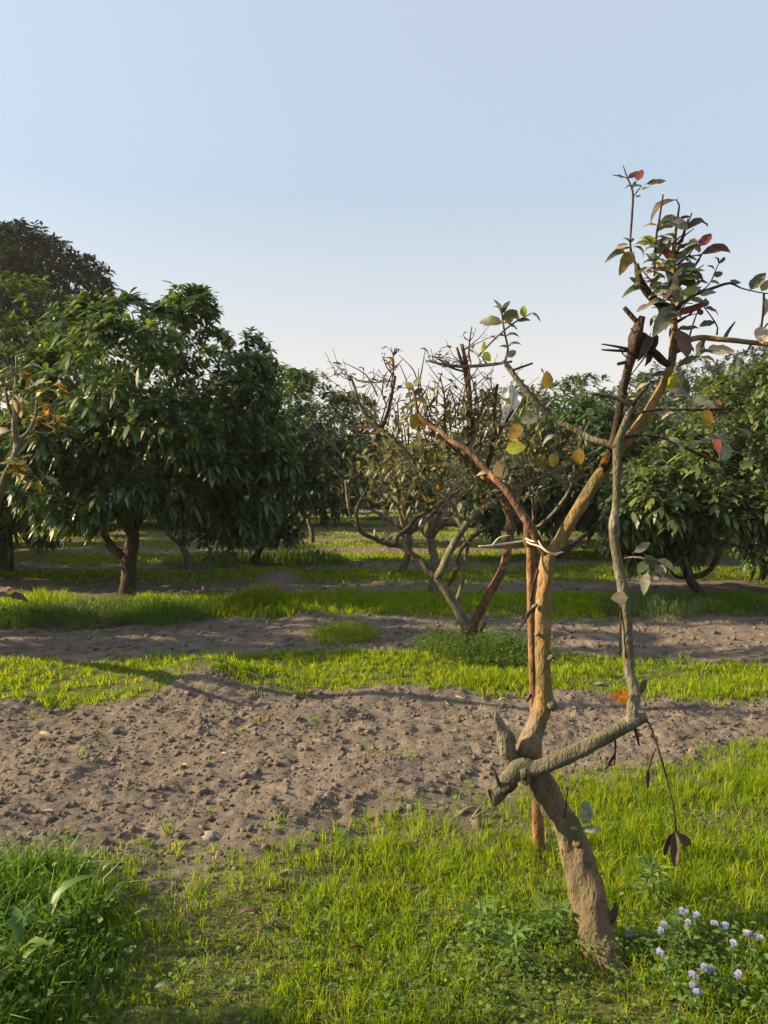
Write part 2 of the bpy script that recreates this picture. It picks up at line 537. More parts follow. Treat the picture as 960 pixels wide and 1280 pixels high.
def tube_arrays(pts, rad, sides=8, step=0.03, bump=0.0, seed=0, wob=0.0, flute=0.0):
    C, R = catmull(pts, rad, step)
    n = len(C)
    if wob > 0:
        s = np.arange(n) * 0.35
        C = C + np.stack([vnoise(s, s * 0 + 1.5, seed + 1), vnoise(s, s * 0 + 7.5, seed + 2), vnoise(s, s * 0 + 3.5, seed + 3)], 1) * wob
    T = np.gradient(C, axis=0)
    T /= np.linalg.norm(T, axis=1)[:, None] + 1e-9
    u = np.cross(T[0], [0.3, 0.9, 0.2])
    u /= np.linalg.norm(u)
    ang = np.linspace(0, 2 * math.pi, sides, endpoint=False)
    V = np.zeros((n, sides, 3))
    arc = np.concatenate([[0], np.cumsum(np.linalg.norm(np.diff(C, axis=0), axis=1))])
    for i in range(n):
        u = u - T[i] * np.dot(u, T[i])
        u /= np.linalg.norm(u) + 1e-9
        w = np.cross(T[i], u)
        r = R[i]
        if bump > 0:
            a2 = np.cos(ang) * 1.3 + 20
            b2 = np.sin(ang) * 1.3 + 20
            rr = r * (1 + bump * (vnoise(a2 + arc[i] * 9, b2 + arc[i] * 6, seed) * 1.5 + vnoise(a2 * 2 + arc[i] * 33, b2 * 2, seed + 5) * 0.8) +
                      flute * (np.sin(ang * 3 + 1.1 + arc[i] * 2.2) * 0.6 + np.sin(ang * 5 + arc[i] * 5) * 0.4) * max(0.0, 1 - arc[i] / 0.55))
        else:
            rr = np.full(sides, r)
        V[i] = C[i] + np.outer(np.cos(ang) * rr, u) + np.outer(np.sin(ang) * rr, w)
    V = V.reshape(-1, 3)
    i0 = np.arange(n - 1)[:, None] * sides
    j = np.arange(sides)[None, :]
    j2 = (j + 1) % sides
    Q = np.stack([i0 + j, i0 + j2, i0 + sides + j2, i0 + sides + j], -1).reshape(-1, 4)
    caps = [list(range(sides))[::-1], list(range((n - 1) * sides, n * sides))]
    return V, Q, caps


def tube_mesh(name, tubes, mat, origin=(0, 0, 0)):
    """tubes: list of (V, Q, caps)"""
    Vs, loops, starts, totals = [], [], [], []
    off, lo = 0, 0
    for V, Q, caps in tubes:
        Vs.append(V)
        q = (Q + off)
        loops.append(q.ravel())
        starts.append(np.arange(len(q)) * 4 + lo)
        totals.append(np.full(len(q), 4))
        lo += len(q) * 4
        for c in caps:
            loops.append(np.array(c) + off)
            starts.append(np.array([lo]))
            totals.append(np.array([len(c)]))
            lo += len(c)
        off += len(V)
    V = np.concatenate(Vs) - np.array(origin)
    return mesh_np(name, V, np.concatenate(loops), np.concatenate(starts), np.concatenate(totals), mat, True)


def branch_px(name, root, pts, mat, sides=10, step=0.018, bump=0.12, seed=1, wob=0.0, parent=None, flute=0.0, slim=1.0, **kw):
    """pts: (photo x, photo y, distance, half width in photo pixels)"""
    W = [P(p[0], p[1], p[2]) for p in pts]
    R = [slim * p[3] / FPX * p[2] for p in pts]
    me = tube_mesh(name, [tube_arrays(W, R, sides, step, bump, seed, wob, flute)], mat, root.location)
    return obj(name, me, parent or root, **kw)


# ------------------------------------------------------------------ guava leaf meshes (shared)
def guava_leaf_mesh(shape, mat):
    nx = 6
    wid = {'flat': 0.22, 'bent': 0.21, 'round': 0.33, 'curl': 0.15, 'fold': 0.13}[shape]
    V = []
    for i in range(nx + 1):
        t = i / nx
        w = wid * math.sin(math.pi * (0.04 + 0.92 * t) ** 0.85) ** 0.75 if 0 < i < nx else 0.012
        x, z = t, 0.0
        if shape == 'bent':
            z = 0.10 * math.sin(t * 2.6) - 0.28 * t * t
        elif shape == 'round':
            z = -0.10 * t * t
        elif shape == 'curl':
            z = 0.14 * math.sin(t * math.pi) - 0.16 * t * t * t
            x = t - 0.06 * t * t
        elif shape == 'fold':
            z = -0.10 * t * t + 0.04 * math.sin(9 * t)
        else:
            z = 0.03 * math.sin(5 * t)
        lift = {'flat': 0.10, 'bent': 0.22, 'round': 0.16, 'curl': 0.75, 'fold': 1.2}[shape]
        ruf = 0.025 * math.sin(i * 2.3 + 1)
        V += [(x, -w, z + w * lift + ruf * w * 6), (x, 0, z), (x, w, z + w * lift - ruf * w * 5)]
    F = []
    for i in range(nx):
        a = i * 3
        F += [(a, a + 3, a + 4, a + 1), (a + 1, a + 4, a + 5, a + 2)]
    # short petiole
    b = len(V)
    V += [(-0.12, -0.012, 0.01), (-0.12, 0.012, 0.01), (0.02, 0.016, 0), (0.02, -0.016, 0)]
    F.append((b, b + 3, b + 2, b + 1))
    me = mesh_quads('guava_leaf', np.array(V), F, mat, True)
    return me


LEAF = {(s, c): guava_leaf_mesh(s, m) for s in ('flat', 'bent', 'round', 'curl', 'fold') for c, m in GUAVA.items()}


def leaf_obj(parent, root, base, direction, normal, size, shape, color):
    d = Vector(direction).normalized()
    n = Vector(normal)
    n = n - d * n.dot(d)
    if n.length < 1e-3:
        n = d.orthogonal()
    n.normalize()
    y = n.cross(d)
    o = bpy.data.objects.new('leaf', LEAF[(shape, color)])
    o.location = Vector(base) - root.location
    rot = Matrix((d, y, n)).transposed()
    o.rotation_euler = rot.to_euler()
    o.scale = (size, size, size)
    col.objects.link(o)
    o.parent = parent
    return o


def leaf_px(parent, root, px, py, Y, ang, lpx, color, shape='bent', yaw=None, roll=None):
    """leaf whose base is at the photo pixel; ang = direction in the picture, degrees ccw from right"""
    a = math.radians(ang)
    yw = random.uniform(-0.5, 0.5) if yaw is None else yaw
    d = Vector((math.cos(a), yw, math.sin(a)))
    ro = random.uniform(0, 6.28) if roll is None else roll
    n = Vector((0.35 * math.cos(ro), -0.75, 0.55 + 0.4 * math.sin(ro)))
    size = lpx / FPX * Y * math.sqrt(1 + yw * yw)
    return leaf_obj(parent, root, P(px, py, Y), d, n, size, shape, color)


# ------------------------------------------------------------------ ground
def axis(lo_dense, hi_dense, step, lo, hi, grow):
    a = list(np.arange(lo_dense, hi_dense, step))
    s, v = step, a[-1]
    while v < hi:
        s *= grow
        v += s
        a.append(v)
    s, v, b = step, a[0], []
    while v > lo:
        s *= grow
        v -= s
        b.append(v)
    return np.array(b[::-1] + a)


xs = axis(-2.9, 3.1, 0.018, -700, 700, 1.06)
ys = np.concatenate([axis(2.7, 5.7, 0.0145, 1.6, 900, 1.045)])
ys = np.concatenate([np.linspace(-60, ys[0] - 0.5, 40), ys])
GX, GY = np.meshgrid(xs, ys)
GZ = height(GX, GY)
GM = grass_mask(GX, GY)
nx_, ny_ = len(xs), len(ys)
idx = np.arange(nx_ * ny_).reshape(ny_, nx_)
Q = np.stack([idx[:-1, :-1], idx[:-1, 1:], idx[1:, 1:], idx[1:, :-1]], -1).reshape(-1, 4)
me = mesh_quads('ground', np.stack([GX, GY, GZ], -1).reshape(-1, 3), Q, M['soil'], True,
                {'grass': GM.ravel(), 'farg': sstep(8, 26, GY).ravel()})
ground = obj('ground', me, kind='structure')

# ------------------------------------------------------------------ grass, clods, weeds (uncountable)
def scatter(x0, x1, y0, y1, n, mask=None, margin=0.9):
    x = rng.uniform(x0, x1, n)
    y = rng.uniform(y0, y1, n)
    k = np.abs(x) < y * 0.545 + margin
    x, y = x[k], y[k]
    if mask is not None:
        m = mask(x, y)
        k = rng.random(len(x)) < m
        x, y = x[k], y[k]
    return x, y


def blades(name, x, y, h, w, mat, lean=0.35, base=None, tuft=1, tuft_r=0.012, **kw):
    n = len(x)
    az = rng.uniform(0, 2 * math.pi, n)
    fa = rng.uniform(0, 2 * math.pi, n)
    ln = np.abs(rng.normal(0, lean, n)) * h
    hue = rng.random(n)
    if tuft > 1:                                   # gather the blades into tufts that fan out
        m = max(1, n // tuft)
        k = rng.integers(0, m, n)
        spread = tuft_r * rng.uniform(0.4, 1.5, m)[k] * np.sqrt(rng.random(n))
        ox, oy = np.cos(az) * spread, np.sin(az) * spread
        th = rng.uniform(0.55, 1.35, m)[k]
        x, y, h = x[:m][k] + ox, y[:m][k] + oy, h[:m][k] * th * rng.uniform(0.6, 1.15, n)
        ln = (0.25 + 1.0 * np.abs(rng.normal(0, lean, n))) * h * (0.3 + spread / tuft_r)
        hue = np.clip(0.62 * rng.random(m)[k] + 0.38 * hue, 0, 1)
    z = height(x, y) if base is None else base
    dx, dy = np.cos(az) * ln, np.sin(az) * ln
    wx, wy = np.cos(fa) * w * 0.5, np.sin(fa) * w * 0.5
    V = np.zeros((n, 5, 3))
    B = np.stack([x, y, z - 0.008], 1)
    V[:, 0] = B + np.stack([-wx, -wy, 0 * h], 1)
    V[:, 1] = B + np.stack([wx, wy, 0 * h], 1)
    mid = B + np.stack([dx * 0.3, dy * 0.3, h * 0.58], 1)
    V[:, 2] = mid + np.stack([wx * 0.8, wy * 0.8, 0 * h], 1)
    V[:, 3] = mid + np.stack([-wx * 0.8, -wy * 0.8, 0 * h], 1)
    V[:, 4] = B + np.stack([dx, dy, h * (1 - 0.25 * np.clip(ln / h, 0, 1))], 1)
    o = np.arange(n)[:, None] * 5
    loops = np.concatenate([o + np.array([[0, 1, 2, 3]]), o + np.array([[3, 2, 4]])], 1).ravel()
    st = (np.arange(n)[:, None] * 7 + np.array([[0, 4]])).ravel()
    tot = np.tile([4, 3], n)
    rn = np.repeat(hue, 5)
    me = mesh_np(name, V.reshape(-1, 3), loops, st, tot, mat, False, {'rnd': rn})
    return obj(name, me, kind='stuff', **kw)


def patch(x, y, s=1.6, seed=40):
    return np.clip(0.62 + 1.5 * vnoise(x * s, y * s, seed) + 0.8 * vnoise(x * s * 3, y * s * 3, seed + 1), 0.05, 1)


def near_density(x, y):
    g = grass_mask(x, y)
    # thin, trodden grass left of centre
    thin = np.exp(-(((x + 0.42) / 0.55) ** 2 + ((y - 2.35) / 0.45) ** 2))
    return g * patch(x, y, 1.9) * (1 - 0.22 * thin) * (1 - 0.8 * np.exp(-(((x - 0.64) / 0.10) ** 2 + ((y - 2.10) / 0.14) ** 2)))


x, y = scatter(-2.6, 3.2, 1.55, 4.3, 310000, near_density)
hh = (0.036 + 0.045 * rng.random(len(x))) * (0.8 + 0.7 * np.clip(vnoise(x * 1.3, y * 1.3, 60) + 0.25 + 0.12 * x, -0.2, 0.9))
blades('grass', x, y, hh, 0.0024 + 0.0018 * rng.random(len(x)), M['grass'], 0.30, tuft=9, tuft_r=0.018,
       label='short bright young grass sprouting round the leaning guava trunk', cat='grass')

x, y = scatter(-2.6, 3.2, 1.55, 4.3, 170000, lambda x, y: grass_mask(x, y) * 0.85)
blades('grass', x, y, 0.012 + 0.028 * rng.random(len(x)), 0.0022 + 0.0016 * rng.random(len(x)), M['grass'], 0.5, tuft=4, tuft_r=0.02,
       label='fine low turf between the taller tufts round the leaning trunk', cat='grass')

x, y = scatter(-2.6, 3.2, 1.55, 4.3, 16000, lambda x, y: grass_mask(x, y) * 0.7)
blades('grass', x, y, 0.02 + 0.06 * rng.random(len(x)), 0.0018 + 0.0014 * rng.random(len(x)), M['straw'], 1.1,
       label='dead straw-coloured stalks among the near grass', cat='grass')

# lush clump in the lower left
def lush(x, y):
    return sstep(0.16, 0.75, np.exp(-(((x + 1.36) / 0.47) ** 2 + ((y - 2.28) / 0.50) ** 2)) + 0.42 * vnoise(x * 5, y * 5, 71))


x, y = scatter(-2.4, -0.5, 1.6, 3.1, 52000, lush)
hh = (0.11 + 0.11 * rng.random(len(x)) * (0.7 + vnoise(x * 4, y * 4, 72))) * (0.3 + 0.7 * lush(x, y))
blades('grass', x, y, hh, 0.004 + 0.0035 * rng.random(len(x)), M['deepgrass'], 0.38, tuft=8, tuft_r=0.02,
       label='tall lush dark green grass clump around the broad-leaved thistle plants', cat='grass')

x, y = scatter(-6, 6, 4.75, 7.3, 190000, lambda x, y: grass_mask(x, y) * np.clip(patch(x, y, 1.3, 44) + 0.25, 0, 1))
tallness = 0.75 + 0.9 * np.clip(vnoise(x * 1.1, y * 1.1, 61) + 0.2, 0, 1)
blades('grass', x, y, (0.035 + 0.05 * rng.random(len(x))) * tallness, 0.005 + 0.003 * rng.random(len(x)), M['grass'], 0.34, tuft=10, tuft_r=0.03,
       label='bright grass strip between the two nearest tilled beds', cat='grass')

x, y = scatter(-8, 8, 8.1, 11.0, 125000, lambda x, y: grass_mask(x, y) * np.clip(patch(x, y, 1.1, 46) + 0.35, 0, 1))
tallness = 0.8 + 1.1 * np.clip(vnoise(x * 0.8, y * 0.8, 62) + 0.15 - 0.05 * x, 0, 1)
blades('grass', x, y, (0.06 + 0.07 * rng.random(len(x))) * tallness, 0.008 + 0.005 * rng.random(len(x)), M['grass'], 0.34, tuft=9, tuft_r=0.05,
       label='grass strip under the large dark lychee tree', cat='grass')

x, y = scatter(-13, 13, 11.2, 19.3, 130000, lambda x, y: grass_mask(x, y) * np.clip(patch(x, y, 0.8, 48) + 0.35, 0, 1), margin=2)
blades('grass', x, y, 0.04 + 0.06 * rng.random(len(x)), 0.012 + 0.0008 * (y - 11), M['grass'], 0.34, tuft=5, tuft_r=0.08,
       label='grass strips in the middle orchard rows beyond the large lychee tree', cat='grass')
x, y = scatter(-26, 26, 19.3, 44, 110000, lambda x, y: grass_mask(x, y) * np.clip(patch(x, y, 0.5, 49) + 0.4, 0, 1), margin=2)
blades('grass', x, y, 0.05 + 0.07 * rng.random(len(x)), 0.022 + 0.001 * (y - 19), M['grass'], 0.34, tuft=4, tuft_r=0.12,
       label='far grass strips running between the far lychee rows', cat='grass')

# sparse sprouts on the tilled beds
x, y = scatter(-3.4, 3.8, 2.8, 5.6, 26000, lambda x, y: (1 - grass_mask(x, y)) * sstep(0.16, 0.40, vnoise(x * 2.2, y * 2.2, 81) + 0.5 * vnoise(x * 7, y * 7, 82)) * 0.6)
blades('grass', x, y, 0.02 + 0.045 * rng.random(len(x)), 0.003 + 0.002 * rng.random(len(x)), M['grass'], 0.6, tuft=12, tuft_r=0.025,
       label='scattered green sprouts on the bare tilled bed', cat='grass')


def clods(name, x, y, s, mat, **kw):
    phi = (1 + 5 ** 0.5) / 2
    ico = np.array([(-1, phi, 0), (1, phi, 0), (-1, -phi, 0), (1, -phi, 0), (0, -1, phi), (0, 1, phi), (0, -1, -phi), (0, 1, -phi),
                    (phi, 0, -1), (phi, 0, 1), (-phi, 0, -1), (-phi, 0, 1)]) / 1.9
    F = np.array([(0, 11, 5), (0, 5, 1), (0, 1, 7), (0, 7, 10), (0, 10, 11), (1, 5, 9), (5, 11, 4), (11, 10, 2), (10, 7, 6), (7, 1, 8),
                  (3, 9, 4), (3, 4, 2), (3, 2, 6), (3, 6, 8), (3, 8, 9), (4, 9, 5), (2, 4, 11), (6, 2, 10), (8, 6, 7), (9, 8, 1)])
    n = len(x)
    V = ico[None] * (1 + rng.uniform(-0.42, 0.35, (n, 12, 1)))
    V *= (s[:, None] * rng.uniform(0.7, 1.3, (n, 3)))[:, None, :]
    V[:, :, 2] *= 0.75
    a = rng.uniform(0, 6.28, n)
    c, sn = np.cos(a)[:, None], np.sin(a)[:, None]
    X = V[:, :, 0] * c - V[:, :, 1] * sn
    Y = V[:, :, 0] * sn + V[:, :, 1] * c
    V = np.stack([X + x[:, None], Y + y[:, None], V[:, :, 2] + (height(x, y) + s * 0.15)[:, None]], -1)
    T = (F[None] + (np.arange(n) * 12)[:, None, None]).reshape(-1, 3)
    me = mesh_tris(name, V.reshape(-1, 3), T, mat, False)
    return obj(name, me, kind='stuff', **kw)


soilm = lambda x, y: (1 - grass_mask(x, y))
x, y = scatter(-4, 4.5, 2.6, 5.9, 27000, soilm)
clods('soil_clod', x, y, 0.0025 + 0.020 * rng.random(len(x)) ** 14 + 0.008 * rng.random(len(x)) ** 2, M['soil'],
      label='dry crumbly clods on the nearest tilled bed', cat='soil')
x, y = scatter(-7, 7, 6.3, 9.2, 4500, soilm)
clods('soil_clod', x, y, 0.008 + 0.028 * rng.random(len(x)) ** 4, M['soil'], label='dry clods on the second tilled bed', cat='soil')
x, y = scatter(-12, 12, 10, 19, 3500, soilm, margin=1.5)
clods('soil_clod', x, y, 0.014 + 0.03 * rng.random(len(x)) ** 4, M['soil'], label='dry clods on the far tilled beds', cat='soil')

# straw and litter fragments
x, y = scatter(-3.4, 3.8, 2.0, 5.8, 900, lambda x, y: 0.25 + 0.6 * soilm(x, y))
n = len(x)
a = rng.uniform(0, 6.28, n)
l = 0.006 + 0.035 * rng.random(n) ** 3
w = 0.0010 + 0.0016 * rng.random(n)
z = height(x, y) + 0.012
ca, sa = np.cos(a), np.sin(a)
tl = rng.uniform(-0.008, 0.008, n)
V = np.stack([np.stack([x - ca * l - sa * w, y - sa * l + ca * w, z - tl], 1), np.stack([x - ca * l + sa * w, y - sa * l - ca * w, z - tl], 1),
              np.stack([x + ca * l + sa * w, y + sa * l - ca * w, z + tl], 1), np.stack([x + ca * l - sa * w, y + sa * l + ca * w, z + tl], 1)], 1)
obj('straw', mesh_quads('straw', V.reshape(-1, 3), np.arange(n * 4), M['straw'], False), kind='stuff',
    label='tiny bits of dry straw and twig strewn on the soil', cat='straw')


def leaflets(name, x, y, z, size, mat, droop=0.3, asp=0.42, wild=False, **kw):
    """low broad weed leaves: a folded five-point blade each"""
    n = len(x)
    a = rng.uniform(0, 6.28, n)
    up = rng.uniform(-0.1, 0.75, n)
    d = np.stack([np.cos(a) * np.cos(up), np.sin(a) * np.cos(up), np.sin(up)], 1)
    s = np.stack([-np.sin(a), np.cos(a), 0 * a], 1)
    if wild:
        up = rng.uniform(-1.3, 0.8, n)
        d = np.stack([np.cos(a) * np.cos(up), np.sin(a) * np.cos(up), np.sin(up)], 1)
        s = s + rng.normal(0, 0.7, (n, 3))
        s -= d * (s * d).sum(1)[:, None]
        s /= np.linalg.norm(s, axis=1)[:, None]
    B = np.stack([x, y, z], 1)
    L_ = size[:, None]
    V = np.zeros((n, 6, 3))
    V[:, 0] = B
    V[:, 1] = B + d * L_ * 0.5 + s * L_ * asp
    V[:, 2] = B + d * L_ * 0.5 - s * L_ * asp
    V[:, 3] = B + d * L_ * 0.52 - np.array([0, 0, 1]) * L_ * 0.08
    V[:, 4] = B + d * L_ - np.array([0, 0, 1]) * L_ * droop
    V[:, 5] = B - np.array([0, 0, 1]) * L_ * 0.5
    T = np.array([(0, 3, 1), (0, 2, 3), (1, 3, 4), (3, 2, 4)])
    T = (T[None] + (np.arange(n) * 6)[:, None, None]).reshape(-1, 3)
    me = mesh_tris(name, V.reshape(-1, 3), T, mat, False, {'rnd': np.repeat(rng.random(n), 6)})
    return obj(name, me, kind='stuff', **kw)


def weedy(x, y):
    c = np.exp(-(((x - 0.42) / 0.42) ** 2 + ((y - 2.15) / 0.26) ** 2)) + 0.8 * np.exp(-(((x - 0.95) / 0.42) ** 2 + ((y - 2.18) / 0.24) ** 2))
    c = c + 0.22 * sstep(0.1, 0.4, vnoise(x * 2.5, y * 2.5, 91) + 0.2)
    c = c * (1 - 0.95 * np.exp(-(((x - 0.64) / 0.13) ** 2 + ((y - 2.08) / 0.16) ** 2)))
    return np.clip(c, 0, 1) * grass_mask(x, y)


x, y = scatter(-1.4, 2.0, 1.6, 3.3, 36000, weedy, 0.4)
leaflets('weeds', x, y, height(x, y) + 0.01 + 0.085 * rng.random(len(x)) * (0.4 + weedy(x, y)), 0.007 + 0.018 * rng.random(len(x)) ** 2, M['weed'],
         label='low broad-leaved weeds crowding the foot of the leaning trunk', cat='weeds')
x, y = scatter(-2.4, -0.6, 1.6, 3.0, 5200, lush, 0.4)
leaflets('weeds', x, y, height(x, y) + 0.03 + 0.12 * rng.random(len(x)), 0.010 + 0.018 * rng.random(len(x)), M['weed'],
         label='round-leaved weeds tangled into the lush grass clump', cat='weeds')


# feathery bushes on the strips
def bush(px, py, rad, hgt, n, mat, label, name='weed_bush', wide=0.006, leafy=0):
    Y = EYE * FPX / (py - HOR)
    c = P(px, py, Y)
    c.z = gz(c.x, c.y)
    root = empty(name, c, label, 'bush', 'weed bushes on the grass strips')
    r = rad * np.sqrt(rng.random(n))
    a = rng.uniform(0, 6.28, n)
    bx, by = np.cos(a) * r, np.sin(a) * r
    hh = hgt * (1 - 0.55 * (r / rad) ** 2) * rng.uniform(0.45, 1.1, n)
    zz = height(c.x + bx, c.y + by) - c.z
    ob = blades('stem', bx, by, hh, np.full(n, wide) * rng.uniform(0.6, 1.3, n), mat, 0.5, base=zz)
    ob.parent = root
    m = int(n * leafy * 0.6)
    if m:
        k = rng.integers(0, n, m)
        t = rng.uniform(0.25, 1, m)
        o2 = leaflets('foliage', bx[k] * (1 + 0.15 * t) + rng.normal(0, 0.03, m), by[k] * (1 + 0.15 * t) + rng.normal(0, 0.03, m), zz[k] + hh[k] * t,
                      0.016 + 0.026 * rng.random(m), mat, 0.3, 0.3)
        o2.parent = root
    return root


bush(600, 822, 0.55, 0.28, 1700, M['tuft'], 'feathery green weed bush around the foot of the forked guava tree', leafy=4)
bush(325, 765, 0.30, 0.27, 900, M['grass'], 'rounded bright yellow-green weed bush beside the large lychee tree', leafy=4, wide=0.01)
bush(820, 768, 0.65, 0.26, 1100, M['feather'], 'weed bush with pale tops below the bent lychee trunk', leafy=4, wide=0.009)
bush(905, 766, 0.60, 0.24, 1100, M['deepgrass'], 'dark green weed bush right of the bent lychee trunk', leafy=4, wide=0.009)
bush(110, 772, 0.75, 0.28, 1500, M['feather'], 'low weed bush left of the large lychee trunk', leafy=5, wide=0.009)
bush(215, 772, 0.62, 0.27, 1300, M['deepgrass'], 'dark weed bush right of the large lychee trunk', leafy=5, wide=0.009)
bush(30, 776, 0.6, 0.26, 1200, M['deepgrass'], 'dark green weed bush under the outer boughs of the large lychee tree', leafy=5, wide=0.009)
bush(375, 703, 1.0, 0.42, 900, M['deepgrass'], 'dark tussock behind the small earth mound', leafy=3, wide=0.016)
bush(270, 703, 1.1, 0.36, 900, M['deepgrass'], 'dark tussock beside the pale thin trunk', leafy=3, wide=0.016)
bush(430, 800, 0.35, 0.16, 700, M['grass'], 'small pale weed tuft beside the tilled bed near the forked guava', leafy=3)

# ------------------------------------------------------------------ the leaning guava tree in front
FY = 2.36
base = P(763, 1232, 2.245)
base.z = gz(base.x, base.y) - 0.02
T1 = empty('guava_tree', base, 'leaning pruned guava tree with bare orange-lit stem and dead snag beside lilac flowers', 'tree')
trunk = branch_px('trunk', T1, [(768, 1256, 2.24, 29), (761, 1218, 2.25, 24), (746, 1160, 2.30, 24), (729, 1095, 2.35, 20.5), (711, 1042, 2.40, 19), (690, 1003, 2.42, 18.5),
                                (668, 970, 2.44, 18.5), (659, 948, 2.45, 15), (662, 926, 2.45, 14), (672, 900, 2.46, 12), (679, 880, 2.46, 10)], M['bark'], 24, 0.010, 0.24, 3, flute=0.2, slim=0.93)
branch_px('stem', T1, [(668, 908, 2.46, 9), (676, 892, 2.46, 11.5), (680, 876, 2.46, 12.2), (679, 858, 2.46, 10.3), (678, 810, 2.46, 9.3), (679, 760, 2.46, 9.4),
                                (682, 720, 2.45, 9.8), (685, 698, 2.45, 10.5), (690, 686, 2.45, 7)], M['bark_sunlit'], 18, 0.010, 0.2, 4, slim=0.95, label='straight golden-lit brown stem between knee and fork')
# upper stem, a separate part with its sunlit gold put into the colour
branch_px('branch', T1, [(650, 960, 2.38, 12), (620, 992, 2.36, 11.5), (613, 997, 2.355, 11)][::-1] + [(668, 962, 2.375, 12.5), (700, 949, 2.37, 11.5), (735, 932, 2.36, 10.5), (768, 914, 2.35, 10), (792, 901, 2.35, 10.5), (808, 897, 2.35, 7)],
          M['bark_grey'], 16, 0.010, 0.22, 9, slim=0.92, label='grey-green bough crossing in front of the trunk with a sawn end')
stem2 = branch_px('branch', T1, [(792, 905, 2.35, 9), (791, 885, 2.35, 9), (794, 864, 2.35, 8.5), (787, 842, 2.35, 8), (785, 808, 2.35, 7.5), (783, 772, 2.35, 7.5), (778, 738, 2.35, 7.2),
                                 (772, 700, 2.35, 7.5), (767, 667, 2.35, 6.8), (770, 630, 2.35, 6), (771, 595, 2.35, 6), (772, 560, 2.35, 6.2), (776, 543, 2.35, 5.6), (784, 523, 2.35, 5.2), (789, 508, 2.35, 4.6)],
                  M['bark_grey'], 14, 0.010, 0.24, 15, slim=0.82, label='slender grey upright rising from the crossing bough')
branch_px('stub', T1, [(795, 866, 2.35, 6), (803, 860, 2.345, 4), (807, 850, 2.34, 2.6)], M['bark_grey'], 8, 0.01, 0.1, 4)
branch_px('stub', T1, [(650, 968, 2.43, 8), (640, 952, 2.42, 7), (633, 936, 2.41, 8.5), (630, 922, 2.41, 9), (626, 910, 2.41, 5), (622, 900, 2.41, 4.5), (620, 890, 2.41, 1.2)], M['bark_grey'], 7, 0.008, 0.9, 41, label='broken grey shard standing beside the trunk')
branch_px('stub', T1, [(628, 990, 2.35, 3), (622, 975, 2.34, 2.6), (618, 962, 2.34, 1.2)], M['bark_dead'], 6, 0.01, 0.3, 42)
branch_px('stub', T1, [(752, 1152, 2.29, 10), (766, 1146, 2.28, 6), (771, 1132, 2.28, 3)], M['bark_dark'], 8, 0.01, 0.5, 43)
branch_px('knot', T1, [(657, 967, 2.39, 11), (655, 970, 2.362, 10.5), (654, 971, 2.350, 8)], M['bark_grey'], 14, 0.006, 0.3, 44)
branch_px('hollow', T1, [(656, 969, 2.365, 6), (654, 971, 2.348, 5.5), (653, 972, 2.344, 3)], M['bark_dead'], 10, 0.005, 0.5, 45, label='dark split hollow in the crossing bough')
branch_px('hollow', T1, [(645, 979, 2.352, 3), (636, 986, 2.339, 5), (628, 991, 2.337, 3)], M['bark_dead'], 8, 0.006, 0.5, 46)
for kx, ky, kr in ((690, 881, 7), (669, 758, 3), (688, 822, 3.5), (672, 792, 2.5), (781, 846, 4), (792, 806, 3), (722, 1054, 6)):
    branch_px('knot', T1, [(kx - 3, ky + 2, 2.44 if ky < 900 else 2.37, kr), (kx + 1, ky - 1, 2.435 if ky < 900 else 2.345, kr), (kx + 3, ky - 3, 2.43 if ky < 900 else 2.33, kr * 0.5)],
              M['bark'] if ky > 900 else M['bark_grey'], 8, 0.006, 0.35, int(kx))
limb = branch_px('branch', T1, [(684, 700, 2.45, 9.5), (692, 688, 2.45, 9.5), (701, 674, 2.45, 9.5), (713, 652, 2.44, 8.8), (727, 630, 2.44, 8.6), (741, 607, 2.43, 8.2), (756, 586, 2.43, 8.6), (769, 567, 2.42, 7.6),
                                (784, 550, 2.42, 8), (802, 527, 2.42, 7.2), (816, 505, 2.42, 6.4), (827, 485, 2.42, 5.8), (837, 460, 2.42, 5.6), (841, 438, 2.42, 5.6), (842, 410, 2.42, 5), (842, 380, 2.42, 4.6),
                                (841, 350, 2.42, 4.2), (842, 320, 2.42, 3.4), (844, 290, 2.42, 2.6)], M['bark_sunlit'], 16, 0.010, 0.22, 23, slim=0.86, label='thick leaning limb with peeling orange-lit brown bark')
dead = branch_px('branch', T1, [(752, 592, 2.43, 6), (760, 574, 2.41, 5.4), (767, 550, 2.40, 4.8), (773, 520, 2.40, 4.6), (779, 488, 2.40, 4.8), (785, 460, 2.40, 5), (790, 440, 2.40, 6.5), (794, 424, 2.40, 9), (798, 410, 2.40, 6.5), (803, 396, 2.40, 3.8)],
                 M['bark_dead'], 12, 0.012, 0.25, 31, label='dead dark brown snag with a swollen broken top')
branch_px('branch', T1, [(805, 418, 2.41, 6), (801, 434, 2.405, 5.5), (796, 448, 2.40, 3)], M['bark_dead'], 8, 0.01, 0.4, 32)
branch_px('branch', T1, [(838, 458, 2.42, 4.5), (828, 450, 2.415, 5), (818, 440, 2.41, 4.5), (808, 434, 2.405, 4), (800, 433, 2.40, 3.5)], M['bark_dead'], 8, 0.012, 0.25, 33)
branch_px('stub', T1, [(797, 404, 2.40, 3), (788, 393, 2.40, 3), (780, 384, 2.40, 2.6)], M['bark_dead'], 7, 0.01, 0.2, 34)
